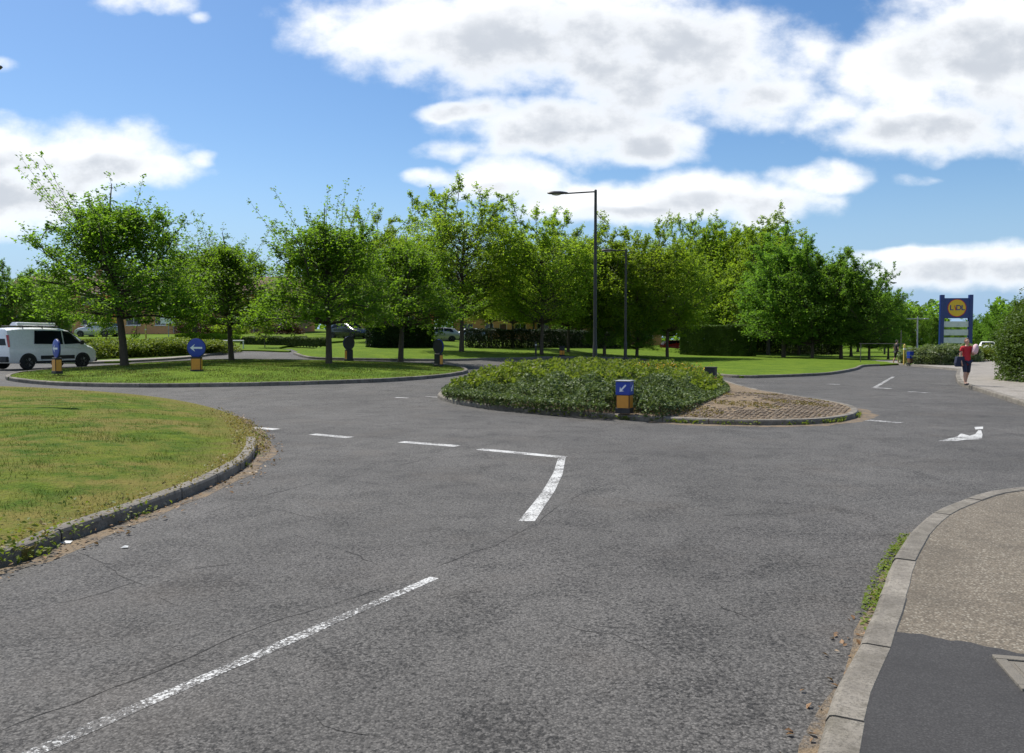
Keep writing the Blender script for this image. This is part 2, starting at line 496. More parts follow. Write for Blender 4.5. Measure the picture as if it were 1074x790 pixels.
paving_mat('buff_paving', (0.110, 0.090, 0.064), (0.205, 0.172, 0.126), (0.31, 0.28, 0.22))
paving_mat('tarmac_patch', (0.036, 0.034, 0.033), (0.052, 0.050, 0.048), (0.065, 0.063, 0.06), 120.0)
paving_mat('pale_paving', (0.24, 0.215, 0.18), (0.33, 0.30, 0.26), (0.40, 0.38, 0.34), 40.0)
paving_mat('sett_stone', (0.165, 0.120, 0.078), (0.255, 0.195, 0.132), (0.34, 0.29, 0.22), 20.0)
paving_mat('dirt', (0.145, 0.098, 0.052), (0.225, 0.160, 0.088), (0.30, 0.24, 0.15), 30.0)

m_, t, b = mat_new('gutter_dirt')
p = pos(t); c, h = asphalt_color(t, p)
n = t.ramp(t.m('ADD', t.noise(p, 5.0, 5.0, 0.7), t.m('MULTIPLY', t.noise(p, 45.0, 3.0, 0.7), 0.4)), 0.50, 0.82, 0, 0.85)
t.put(b.inputs['Base Color'], t.mix(n, c, (0.21, 0.150, 0.085))); b.inputs['Roughness'].default_value = 0.95
bumpn(t, b, h, 0.6, 0.01)

m_, t, b = mat_new('brick_wall')
co = obco(t)
br = t.node('ShaderNodeTexBrick'); t.put(br.inputs['Vector'], co)
mp = t.node('ShaderNodeMapping'); mp.inputs['Rotation'].default_value = (math.pi / 2, 0, 0); t.put(mp.inputs[0], co); t.put(br.inputs['Vector'], mp.outputs[0])
br.inputs['Scale'].default_value = 1.0; br.inputs['Brick Width'].default_value = 0.225; br.inputs['Row Height'].default_value = 0.075; br.inputs['Mortar Size'].default_value = 0.008
br.inputs['Color1'].default_value = (0.66, 0.28, 0.085, 1); br.inputs['Color2'].default_value = (0.72, 0.35, 0.125, 1); br.inputs['Mortar'].default_value = (0.4, 0.34, 0.26, 1)
c = t.mix(t.ramp(t.noise(co, 0.8, 4.0), 0.4, 0.8, 0, 0.3), br.outputs[0], (0.22, 0.12, 0.06))
t.put(b.inputs['Base Color'], c); b.inputs['Roughness'].default_value = 0.9

simple('roof_tile', (0.13, 0.065, 0.045), 0.85, var=0.3, scale=5.0, bump=0.4)
simple('white_frame', (0.72, 0.72, 0.70), 0.5, dirt=0.2)
simple('door_paint', (0.10, 0.04, 0.035), 0.5)
m_, t, b = mat_new('window_glass')
b.inputs['Base Color'].default_value = (0.02, 0.025, 0.03, 1); b.inputs['Roughness'].default_value = 0.06; b.inputs['Specular IOR Level'].default_value = 0.5
t.put(b.inputs['Base Color'], t.mix(t.noise(obco(t), 2.0, 2.0), (0.012, 0.016, 0.02), (0.04, 0.045, 0.05)))

simple('lamp_column', (0.030, 0.032, 0.030), 0.55, 0.2, var=0.25, scale=8, dirt=0.3)
simple('lamp_head', (0.045, 0.042, 0.042), 0.45, 0.1, var=0.2)
simple('lamp_lens', (0.42, 0.42, 0.40), 0.25)
simple('galvanised', (0.33, 0.34, 0.34), 0.5, 0.5, var=0.2)
simple('bollard_black', (0.018, 0.018, 0.020), 0.6, dirt=0.25)
simple('bollard_amber', (0.62, 0.26, 0.025), 0.42, var=0.18, scale=9, dirt=0.35)
simple('bollard_white', (0.66, 0.66, 0.62), 0.5, dirt=0.25)
simple('sign_blue', (0.012, 0.045, 0.32), 0.42, var=0.12, dirt=0.10)
simple('sign_white', (0.72, 0.74, 0.78), 0.45, dirt=0.08)
simple('totem_blue', (0.012, 0.035, 0.17), 0.42, dirt=0.1)
simple('totem_yellow', (0.75, 0.46, 0.015), 0.45)
simple('totem_red', (0.55, 0.02, 0.02), 0.45)
simple('totem_grey', (0.62, 0.63, 0.61), 0.55, var=0.12, scale=2.0, dirt=0.25)
simple('car_white', (0.84, 0.85, 0.86), 0.28, var=0.03, coat=0.6, dirt=0.05)
simple('car_silver', (0.40, 0.42, 0.44), 0.32, 0.4, var=0.04, coat=0.6)
simple('car_dark', (0.018, 0.022, 0.032), 0.25, var=0.1, coat=0.7)
simple('car_beige', (0.38, 0.37, 0.32), 0.32, 0.3, var=0.05, coat=0.5)
simple('car_red', (0.42, 0.018, 0.020), 0.28, var=0.06, coat=0.7)
simple('car_glass', (0.010, 0.013, 0.016), 0.08, var=0.2).node_tree.nodes['Principled BSDF'].inputs['Specular IOR Level'].default_value = 0.14
simple('car_trim', (0.022, 0.022, 0.024), 0.65)
simple('tyre', (0.016, 0.016, 0.016), 0.85, dirt=0.3)
simple('rim', (0.34, 0.35, 0.36), 0.35, 0.7)
simple('lens_red', (0.38, 0.012, 0.012), 0.2, coat=0.5)
simple('lens_clear', (0.55, 0.57, 0.60), 0.1, coat=0.5)
simple('skin', (0.46, 0.27, 0.19), 0.55, var=0.06)
simple('hair', (0.17, 0.085, 0.035), 0.6, var=0.3, scale=40)
simple('eye', (0.05, 0.035, 0.03), 0.3)
simple('lips', (0.34, 0.12, 0.10), 0.5)
simple('cloth_red', (0.42, 0.018, 0.028), 0.85, var=0.15, bump=0.3)
simple('cloth_navy', (0.018, 0.025, 0.055), 0.85, var=0.2, bump=0.3)
simple('cloth_pink', (0.62, 0.42, 0.44), 0.85, var=0.15, bump=0.3)
simple('cloth_black', (0.018, 0.018, 0.020), 0.85, var=0.2, bump=0.3)
simple('shoe', (0.03, 0.028, 0.03), 0.7)
simple('iron', (0.13, 0.12, 0.11), 0.6, 0.5, var=0.3, scale=30, dirt=0.5, bump=0.5)
simple('cover_concrete', (0.15, 0.135, 0.11), 0.9, var=0.25, scale=20, dirt=0.4, bump=0.5)
simple('post_yellow', (0.55, 0.42, 0.10), 0.6)
simple('post_brown', (0.15, 0.075, 0.035), 0.8, var=0.3)
M = MATS

# ------------------------------------------------------------------ ground sheets
def smooth_loop(pts, closed=True, step=0.6):
    """Catmull-Rom through pts, evenly resampled"""
    n = len(pts); out = []
    rng_ = range(n if closed else n - 1)
    g = (lambda i: pts[i % n]) if closed else (lambda i: pts[min(max(i, 0), n - 1)])
    for i in rng_:
        p0, p1, p2, p3 = [np.array(g(i + k), dtype=float) for k in (-1, 0, 1, 2)]
        seg = np.linalg.norm(p2 - p1)
        k = max(2, int(seg / 0.15)) if seg < 15 else max(2, int(seg / 0.8))
        for q in np.linspace(0, 1, k, endpoint=False):
            out.append(0.5 * (2 * p1 + (p2 - p0) * q + (2 * p0 - 5 * p1 + 4 * p2 - p3) * q * q + (3 * p1 - p0 - 3 * p2 + p3) * q ** 3))
    if not closed: out.append(np.array(pts[-1], dtype=float))
    out = np.array(out)
    if closed: out = np.vstack([out, out[:1]])
    L = np.concatenate([[0], np.cumsum(np.linalg.norm(np.diff(out, axis=0), axis=1))])
    m2 = max(4, int(L[-1] / step))
    s = np.linspace(0, L[-1], m2 + 1)
    res = np.stack([np.interp(s, L, out[:, 0]), np.interp(s, L, out[:, 1])], 1)
    return res[:-1] if closed else res

def inside(poly, pts):
    poly = np.asarray(poly); x, y = pts[:, 0], pts[:, 1]
    r = np.zeros(len(pts), bool); j = len(poly) - 1
    for i in range(len(poly)):
        xi, yi = poly[i]; xj, yj = poly[j]
        c = ((yi > y) != (yj > y)) & (x < (xj - xi) * (y - yi) / (yj - yi + 1e-12) + xi)
        r ^= c; j = i
    return r

def edge_dist(poly, pts, closed=True):
    poly = np.asarray(poly); d = np.full(len(pts), 1e9)
    n = len(poly)
    for i in range(n if closed else n - 1):
        a, b_ = poly[i], poly[(i + 1) % n]
        ab = b_ - a; L2 = ab @ ab + 1e-12
        q = np.clip(((pts - a) @ ab) / L2, 0, 1)
        d = np.minimum(d, np.linalg.norm(pts - (a + q[:, None] * ab), axis=1))
    return d

def sheet(name, outline, mat, off=0.0, grid=1.2, skirt=0.0, dome=0.0, dome_w=3.0, parent=None, bumpy=0.0):
    outline = np.asarray(outline, float)
    x0, y0 = outline.min(0); x1, y1 = outline.max(0)
    gx, gy = np.meshgrid(np.arange(x0, x1, grid), np.arange(y0, y1, grid))
    g = np.stack([gx.ravel(), gy.ravel()], 1) + np.random.default_rng(3).uniform(-.12, .12, (gx.size, 2)) * grid
    g = g[inside(outline, g)]
    if len(g): g = g[edge_dist(outline, g) > grid * 0.35]
    n = len(outline)
    allp = [Vector(p) for p in outline] + [Vector(p) for p in g]
    ed = [(i, (i + 1) % n) for i in range(n)]
    vs, es, fs, *_ = delaunay_2d_cdt(allp, ed, [], 1, 1e-5)
    V2 = np.array([tuple(q) for q in vs])
    dd = edge_dist(outline, V2)
    rg = np.random.default_rng(5)
    V = [(q[0], q[1], T(q[0], q[1]) + off + dome * (1 - math.exp(-(dd[i] / dome_w) ** 2)) + (rg.normal() * bumpy if dd[i] > .3 else 0)) for i, q in enumerate(V2)]
    F = [tuple(f) for f in fs]
    if skirt > 0:
        o = len(V)
        for q in outline: V.append((q[0], q[1], T(q[0], q[1]) + off))
        for q in outline: V.append((q[0], q[1], T(q[0], q[1]) + off - skirt))
        F += [(o + i, o + (i + 1) % n, o + n + (i + 1) % n, o + n + i) for i in range(n)]
    me = bpy.data.meshes.new(name); me.from_pydata(V, [], F)
    at = me.attributes.new('edge', 'FLOAT', 'POINT'); at.data.foreach_set('value', list(dd) + [0.0] * (len(V) - len(dd)))
    bm = bmesh.new(); bm.from_mesh(me); bmesh.ops.recalc_face_normals(bm, faces=bm.faces)
    up = sum(f.normal.z for f in bm.faces)
    if up < 0: bmesh.ops.reverse_faces(bm, faces=bm.faces)
    for f in bm.faces: f.smooth = abs(f.normal.z) > 0.5
    bm.to_mesh(me); bm.free(); me.materials.append(mat)
    o = bpy.data.objects.new(name, me)
    return link(o, parent)

# ground: one sheet out to the horizon
def ground_sheet():
    xs = np.concatenate([-np.geomspace(1500, 70, 14), np.arange(-66, 67, 3.0), np.geomspace(70, 1500, 14)])
    ys = np.concatenate([-np.geomspace(600, 24, 8), np.arange(-20, 130, 3.0), np.geomspace(134, 3000, 18)])
    V = [(x, y, T(x, y) - 0.06) for y in ys for x in xs]
    nx = len(xs)
    F = [(j * nx + i, j * nx + i + 1, (j + 1) * nx + i + 1, (j + 1) * nx + i) for j in range(len(ys) - 1) for i in range(nx - 1)]
    o = link(bpy.data.objects.new('ground', fast_mesh('ground', V, F, M['lawn_green'], True)))
    tag(o, kind='structure')
ground_sheet()

# outlines (road-side foot of each kerb)
VERGE_NEAR = [P(*q) for q in [(0, 597), (30, 581), (100, 557), (170, 531), (225, 508), (258, 488), (268, 470), (260, 453), (238, 437), (200, 426), (150, 418), (80, 412), (0, 408)]]
VERGE_NEAR = [(-14, 2.2), (-8.5, 3.0), (-5.2, 4.6)] + VERGE_NEAR + [(-26, 27.5), (-38, 28), (-48, 26), (-48, 2)]
verge_loop = smooth_loop(VERGE_NEAR, True, 0.5)

ISLAND = [P(*q) for q in [(10, 399.5), (60, 404.5), (150, 406.5), (250, 405.5), (330, 403.5), (400, 401), (450, 397.5), (482, 393.5), (490, 390), (478, 386), (440, 383), (380, 381), (300, 379.3), (225, 379.3), (150, 383), (95, 387), (40, 391), (12, 395)]]
island_loop = smooth_loop(ISLAND, True, 0.5)

SPLIT = [P(*q) for q in [(460, 417), (480, 424), (530, 430), (590, 435.5), (650, 440), (720, 444), (790, 446), (850, 445), (887, 441), (899, 436), (893, 430), (868, 424), (830, 418), (795, 412), (770, 405), (750, 398), (735, 391), (700, 386), (650, 384), (600, 384.5), (550, 389), (505, 397), (475, 408)]]
split_loop = smooth_loop(SPLIT, True, 0.4)

BACK_R = [P(*q) for q in [(560, 376.5), (610, 376), (660, 377), (700, 382), (735, 391), (770, 396.5), (830, 395.5), (872, 393), (897, 388.5), (906, 385), (925, 384)]]
BACK_FRONT = [P(*q) for q in [(308, 372), (330, 376.8), (400, 378.3), (470, 378.8), (520, 377.5)]] + BACK_R
bx_ = P(925, 384)
BACK = BACK_FRONT + [P(1003, 387.2), (26, 56), (30, 75), (0, 92), (-20, 80)]
back_front = smooth_loop(BACK_FRONT, False, 0.5)
back_loop = np.vstack([back_front, np.array([[bx_[0] + 2, bx_[1] + 2], [27.0, 55.0], [30, 80], [5, 92], [-14, 82]])])

RIGHT_FAR_K = [(34, 13.2), (18, 13.6), (13, 15.0), (11.7, 17.2), P(1074, 426), P(1034, 413.2), P(1016, 407.3), P(1006, 403), P(1003, 396), P(1005, 389)]
rf_front = smooth_loop(RIGHT_FAR_K, False, 0.5)
rf_loop = np.vstack([rf_front, np.array([[26, 60], [50, 64], [50, 13.2]])])

NEAR_R_K = [(-1.5, -3.5), (-0.62, -0.6), P(868, 795), P(897, 720), P(922, 655), P(944, 594), P(974, 556), P(1020, 534), P(1074, 523), (8.2, 9.2), (13, 9.5), (22, 9.4)]
nr_front = smooth_loop(NEAR_R_K, False, 0.25)
nr_loop = np.vstack([nr_front, np.array([[22, -6], [-1.8, -6]])])

# road: the whole junction and its arms
bxs = [tuple(q) for q in back_front]
ROADP = [(-70, -18), (60, -18), (60, 30), (33, 60), (25.2, 54), (bx_[0] + 1, bx_[1] + 1.2)] + [(q[0] * 1.0 + 0.0, q[1] + 1.5) for q in bxs[::-1][::4]]
ROADP += [P(306, 366.5), P(225, 366.5), P(150, 374), P(95, 378), (-36, 50), (-70, 52)]
road = sheet('road', ROADP, M['asphalt'], 0.0, 1.3)
tag(road, kind='structure')

verge = sheet('near_verge', verge_loop, M['lawn'], 0.085, 0.45, 0.16, 0.20, 1.8, bumpy=0.008); tag(verge, kind='structure', label='near grass verge with dry patches')
island = sheet('roundabout_island', island_loop, M['lawn_green'], 0.10, 0.8, 0.18, 0.14, 3.0, bumpy=0.01); tag(island, kind='structure')
split = sheet('splitter_island', split_loop, M['dirt'], 0.10, 0.6, 0.18, 0.10, 1.5); tag(split, kind='structure')
back = sheet('back_verge', back_loop, M['lawn_green'], 0.10, 1.6, 0.18, 0.1, 3.0, bumpy=0.01); tag(back, kind='structure')
farpave = sheet('far_pavement', rf_loop, M['pale_paving'], 0.115, 1.6, 0.2); tag(farpave, kind='structure')
pave = sheet('near_pavement', nr_loop, M['buff_paving'], 0.115, 0.8, 0.2); tag(pave, kind='structure')

# dark tarmac reinstatement across the near pavement
tl = [P(936, 662, .115), P(980, 669, .115), P(1030, 678, .115), P(1085, 690, .115)]
inner = [q for q in nr_front if q[1] < tl[0][1] and q[1] > -4]
rj = random.Random(4)
tl = [(q[0] + rj.uniform(-.012, .012), q[1] + rj.uniform(-.018, .018)) for q in smooth_loop(tl, False, 0.045)]
tar = [(q[0] + 0.12, q[1] - 0.03) for q in inner] + tl + [(5.5, 3.0), (5.5, -4.5), (-0.9, -4.5)]
sheet('tarmac_strip', tar, M['tarmac_patch'], 0.120, 0.6, parent=pave)

# left-back bed and the lawn in front of the houses
BED = smooth_loop([P(92, 381.5), P(150, 379), P(200, 375.5), P(228, 371.5), P(222, 367.5), (-28, 58), (-45, 60), (-50, 47), (-36, 42)], True, 0.8)
bed = sheet('planting_bed', BED, M['lawn_green'], 0.09, 1.3, 0.16); tag(bed, kind='structure')
LAWN = smooth_loop([P(232, 368.0), P(270, 368.6), P(306, 369.5), P(300, 364), (-14, 82), (-42, 84), (-40, 66), (-27, 58.2), P(226, 366.5)], True, 0.9)
lawn2 = sheet('house_lawn', LAWN, M['lawn_green'], 0.08, 1.5, 0.16); tag(lawn2, kind='structure')
PATH = [P(90, 381.8), P(150, 379.3), P(200, 375.9), P(229, 371.8)]
pl = smooth_loop(PATH, False, 0.8)
path_poly = np.vstack([pl + np.array([0.05, -0.25]), (pl + np.array([0.0, 1.1]))[::-1]])
sheet('footpath', path_poly, M['pale_paving'], 0.115, 0.8, 0.17); tag(bpy.data.objects['footpath'], kind='structure')

# ------------------------------------------------------------------ kerb stones, each one on its own
def kerbs(line, parent, closed, step=0.915, width=0.125, top=0.125, side=1, mat='kerb_concrete', a0=None, a1=None, sink=0.05, gap=0.008):
    """stones laid along the line; side = +1 puts the stone to the left of travel"""
    line = np.asarray(line)
    if closed: line = np.vstack([line, line[:1]])
    L = np.concatenate([[0], np.cumsum(np.linalg.norm(np.diff(line, axis=0), axis=1))])
    rg = random.Random(11)
    s = 0.0 if a0 is None else a0
    end = L[-1] if a1 is None else a1
    def at(q):
        return np.array([np.interp(q, L, line[:, 0]), np.interp(q, L, line[:, 1])])
    while s + 0.3 < end:
        e = min(s + step, end)
        V = []; dz = rg.uniform(-0.006, 0.006)
        qs = np.linspace(s + gap, e - gap, 4)
        for q in qs:
            c0 = at(q); tg = at(min(q + 0.05, L[-1])) - at(max(q - 0.05, 0)); tg /= np.linalg.norm(tg) + 1e-9
            nrm = np.array([-tg[1], tg[0]]) * side
            z = T(*c0)
            jit = rg.uniform(-.004, .004)
            for (w, h) in ((-0.022, -sink), (-0.022, top - 0.03), (-0.008, top - 0.006), (0.012, top), (width - 0.008, top), (width, top - 0.01), (width, -sink)):
                pt = c0 + nrm * (w + jit)
                V.append((pt[0], pt[1], z + h + dz if h > 0 else z + h))
        F = []
        for i in range(3):
            for k in range(6): F.append((i * 7 + k, i * 7 + k + 1, (i + 1) * 7 + k + 1, (i + 1) * 7 + k))
        F.append(tuple(range(7))); F.append(tuple(range(21, 28))[::-1])
        mb = MB(); mb.v = V; mb.f = F
        mb.build('kerb_stone', M[mat], parent)
        s += step

def orient(loop):
    a = np.asarray(loop); return 1 if np.sum(a[:, 0] * np.roll(a[:, 1], -1) - np.roll(a[:, 0], -1) * a[:, 1]) > 0 else -1
def kerbs_loop(loop, parent, keep, **kw):
    """kerb only the stretches where keep(x, y)"""
    a = np.asarray(loop); n = len(a); side = orient(a)
    ok = [keep(q[0], q[1]) for q in a]
    if all(ok): kerbs(a, parent, True, side=side, **kw); return
    st = next(i for i in range(n) if ok[i] and not ok[i - 1])
    i = st; run = []
    for k in range(n + 1):
        idx = (st + k) % n
        if ok[idx] and k < n: run.append(a[idx])
        else:
            if len(run) > 3: kerbs(run, parent, False, side=side, **kw)
            run = []
kerbs_loop(verge_loop, verge, lambda x, y: x > -9 and 3.2 < y < 13.2, width=0.13, top=0.115)
kerbs_loop(island_loop, island, lambda x, y: True, top=0.13)
kerbs_loop(split_loop, split, lambda x, y: True, top=0.108)
kerbs(back_front, back, False, side=1, top=0.125)
kerbs(rf_front, farpave, False, side=-1, top=0.125)
kerbs(nr_front, pave, False, side=-1, top=0.125, width=0.13)

# ------------------------------------------------------------------ road markings (pieces of the road)
def strip(name, a, b_, w0, w1=None, mat='paint_worn', h=0.0016):
    a = np.array(a); b_ = np.array(b_); w1 = w1 or w0
    d = b_ - a; L = np.linalg.norm(d); d /= L; n = np.array([-d[1], d[0]])
    k = max(2, int(L / 0.3)); V = []; rg = np.random.default_rng(int(abs(a[0]) * 100))
    for i in range(k + 1):
        q = i / k; c = a + d * L * q; w = (w0 + (w1 - w0) * q) / 2
        j = rg.uniform(-.006, .006, 2)
        for s, jj in ((-1, j[0]), (1, j[1])):
            pt = c + n * s * (w + jj); V.append((pt[0], pt[1], T(*pt) + h))
    F = [(2 * i, 2 * i + 2, 2 * i + 3, 2 * i + 1) for i in range(k)]
    return link(bpy.data.objects.new(name, fast_mesh(name, V, F, M[mat])), road)

def flat(name, pts, mat, h=0.0016):
    pts = [tuple(q) for q in pts]
    mb = MB(); mb.v = [(q[0], q[1], T(*q) + h) for q in pts]; mb.f = [tuple(range(len(pts)))]
    o = mb.build(name, M[mat], road)
    if o.data.polygons[0].normal.z < 0: o.data.flip_normals()
    return o

strip('give_way_dash', P(251, 447.5), P(290, 450.5), 0.2, mat='paint_fresh')
strip('give_way_dash', P(328, 455.5), P(367, 459), 0.2, mat='paint_worn')
strip('give_way_dash', P(421, 463.5), P(480, 468), 0.2, mat='paint_worn')
strip('give_way_dash', P(503, 471.2), P(592, 479.8), 0.18, mat='paint_worn')
# tapering centre line from the give way line towards the viewer
edgeL = [P(*q) for q in [(586, 479), (580, 497), (568, 517), (556, 532), (543.5, 547)]]
edgeR = [P(*q) for q in [(593.5, 479), (590, 498), (582, 515), (572, 530), (561, 547)]]
flat('centre_line', edgeL + edgeR[::-1], 'paint_worn', 0.003)
for (a, b_) in [((455, 606), (20, 796))]:
    strip('lane_line', P(*a), P(*b_), 0.080, mat='paint_faded')
strip('lane_line', P(415, 417.5), P(428, 418), 0.13, mat='paint_worn', h=0.012)
strip('lane_line', P(446, 416.6), P(474, 417.6), 0.13, mat='paint_faded', h=0.012)
strip('lane_line', P(918, 406.3), P(937, 395.3), 0.13, mat='paint_faded', h=0.006)
strip('lane_line', P(916, 407), P(934, 408), 0.3, mat='paint_worn', h=0.010)
strip('lane_line', P(955, 411), P(972, 412.5), 0.3, mat='paint_faded', h=0.006)
strip('lane_line', P(910, 441), P(945, 444), 0.25, mat='paint_faded', h=0.006)
strip('lane_line', P(870, 403), P(880, 403.6), 0.3, mat='paint_faded', h=0.006)
# turn arrow: a broad head lying to the left, a stem bending away
flat('arrow_marking', [P(*q) for q in [(984, 462.8), (1004, 458), (1008, 454.6), (1017, 457.2), (1023, 455.4), (1026, 451.5), (1029, 451.5), (1030.5, 455.6), (1029.5, 461), (1014, 461.2), (1003, 462.6)]], 'paint_worn')
flat('arrow_marking', [P(*q) for q in [(1022, 448), (1031, 447.6), (1031, 450), (1023, 450.6)]], 'paint_fresh')

def crack(pts, w, seed, h=0.0015):
    rg = np.random.default_rng(seed)
    pl_ = smooth_loop([P(*q) for q in pts], False, 0.10)
    n = len(pl_); wv = np.convolve(rg.normal(0, 1, n + 8), np.ones(4) / 4, 'same')[:n]
    off = np.cumsum(rg.normal(0, 0.014, n)); off -= np.linspace(0, off[-1], n)
    V = []; F = []
    for i in range(n):
        tg = pl_[min(i + 1, n - 1)] - pl_[max(i - 1, 0)]; tg /= np.linalg.norm(tg) + 1e-9
        nr = np.array([-tg[1], tg[0]]); c0 = pl_[i] + nr * off[i]
        ww = max(0.002, w * 1.0 * (0.5 + 0.95 * wv[i])) * min(1, 0.2 + 4 * min(i, n - 1 - i) / n)
        for s in (-1, 1): q = c0 + nr * s * ww / 2; V.append((q[0], q[1], T(*q) + h))
    for i in range(n - 1):
        if wv[i] > -0.45: F.append((2 * i, 2 * i + 2, 2 * i + 3, 2 * i + 1))
    o = link(bpy.data.objects.new('road_crack', fast_mesh('road_crack', V, F, M['crack'])), road)
crack([(0, 768), (80, 737), (170, 700), (260, 660), (350, 634), (425, 610)], 0.016, 1)
crack([(425, 610), (500, 580), (560, 552), (600, 525), (660, 500)], 0.012, 2)
crack([(300, 560), (360, 580), (420, 603)], 0.012, 3)
crack([(210, 540), (300, 515), (400, 492), (470, 474)], 0.020, 4)
crack([(470, 474), (560, 458), (650, 450), (760, 450)], 0.020, 5)
crack([(330, 752), (352, 764), (400, 772)], 0.007, 6)
crack([(600, 470), (700, 478), (830, 470), (960, 480)], 0.018, 7)
crack([(700, 600), (760, 640), (800, 655)], 0.006, 8)
crack([(20, 640), (90, 628), (180, 600), (260, 590)], 0.009, 9)
crack([(270, 530), (330, 545), (395, 552), (450, 575)], 0.008, 10)
crack([(380, 505), (440, 512), (520, 505)], 0.010, 11)
crack([(640, 520), (720, 540), (800, 538), (880, 556)], 0.007, 12)
crack([(560, 640), (600, 662), (640, 668), (700, 694)], 0.005, 13)
crack([(480, 700), (540, 720), (570, 752)], 0.004, 14)
crack([(60, 560), (140, 610), (200, 640)], 0.006, 15)

def gutter(line, side, w, a, b_, seed):
    """silt lying along the foot of a kerb"""
    rg = np.random.default_rng(seed)
    line = np.asarray(line); V = []; n = len(line)
    for i in range(n):
        tg = line[min(i + 1, n - 1)] - line[max(i - 1, 0)]; tg /= np.linalg.norm(tg) + 1e-9
        nr = np.array([-tg[1], tg[0]]) * side
        ww = w * rg.uniform(0.6, 1.3)
        V.append((*(line[i] + nr * 0.02), T(*line[i]) + 0.0012)); q = line[i] + nr * ww; V.append((*q, T(*q) + 0.0012))
    F = [(2 * i, 2 * i + 2, 2 * i + 3, 2 * i + 1) for i in range(n - 1)]
    o = link(bpy.data.objects.new('gutter_silt', fast_mesh('gutter_silt', V, F, M['gutter_dirt'])), road); tag(o, kind='stuff')
vl = np.array([q for q in verge_loop[:int(len(verge_loop) * 0.6)] if q[0] > -9 and q[1] < 18])
gutter(vl, -1, 0.24, 0, 0, 1)
gutter(nr_front[(nr_front[:, 1] > -0.5) & (nr_front[:, 1] < 6.8)][:40], 1, 0.09, 0, 0, 2)
gutter(np.array([q for q in split_loop if q[0] > 2.5 and q[1] < 21]), -1, 0.35, 0, 0, 3)

# ------------------------------------------------------------------ foliage machinery
def leaves(rg, C, size, up=0.5, fold=0.25, droop=0.0, axis=None):
    """diamond leaves folded along the midrib at points C; returns V, F"""
    n = len(C)
    size = np.broadcast_to(size, n) * rg.uniform(0.7, 1.35, n)
    nr = rg.normal(0, 1, (n, 3)); nr /= np.linalg.norm(nr, axis=1)[:, None]
    nr[:, 2] = np.abs(nr[:, 2]) + up; nr /= np.linalg.norm(nr, axis=1)[:, None]
    d = rg.normal(0, 1, (n, 3)); d[:, 2] -= droop
    if axis is not None: d = d * 0.6 + axis
    d -= nr * np.sum(d * nr, 1)[:, None]; d /= np.linalg.norm(d, axis=1)[:, None] + 1e-9
    s = np.cross(nr, d)
    L = size[:, None]
    a = C - d * L * 0.5; tip = C + d * L * 0.5 - nr * L * 0.12
    l = C + s * L * 0.30 + nr * L * fold * 0.35 - d * L * 0.05
    r = C - s * L * 0.30 + nr * L * fold * 0.35 - d * L * 0.05
    V = np.stack([a, l, tip, r], 1).reshape(-1, 3)
    F = np.arange(n * 4).reshape(n, 4)
    F = np.concatenate([F[:, [0, 1, 2]], F[:, [0, 2, 3]]], 0)
    return V, F

def leaf_obj(name, rg, C, size, mat, parent=None, **kw):
    V, F = leaves(rg, np.asarray(C), size, **kw)
    return link(bpy.data.objects.new(name, fast_mesh(name, V, F, M[mat])), parent)

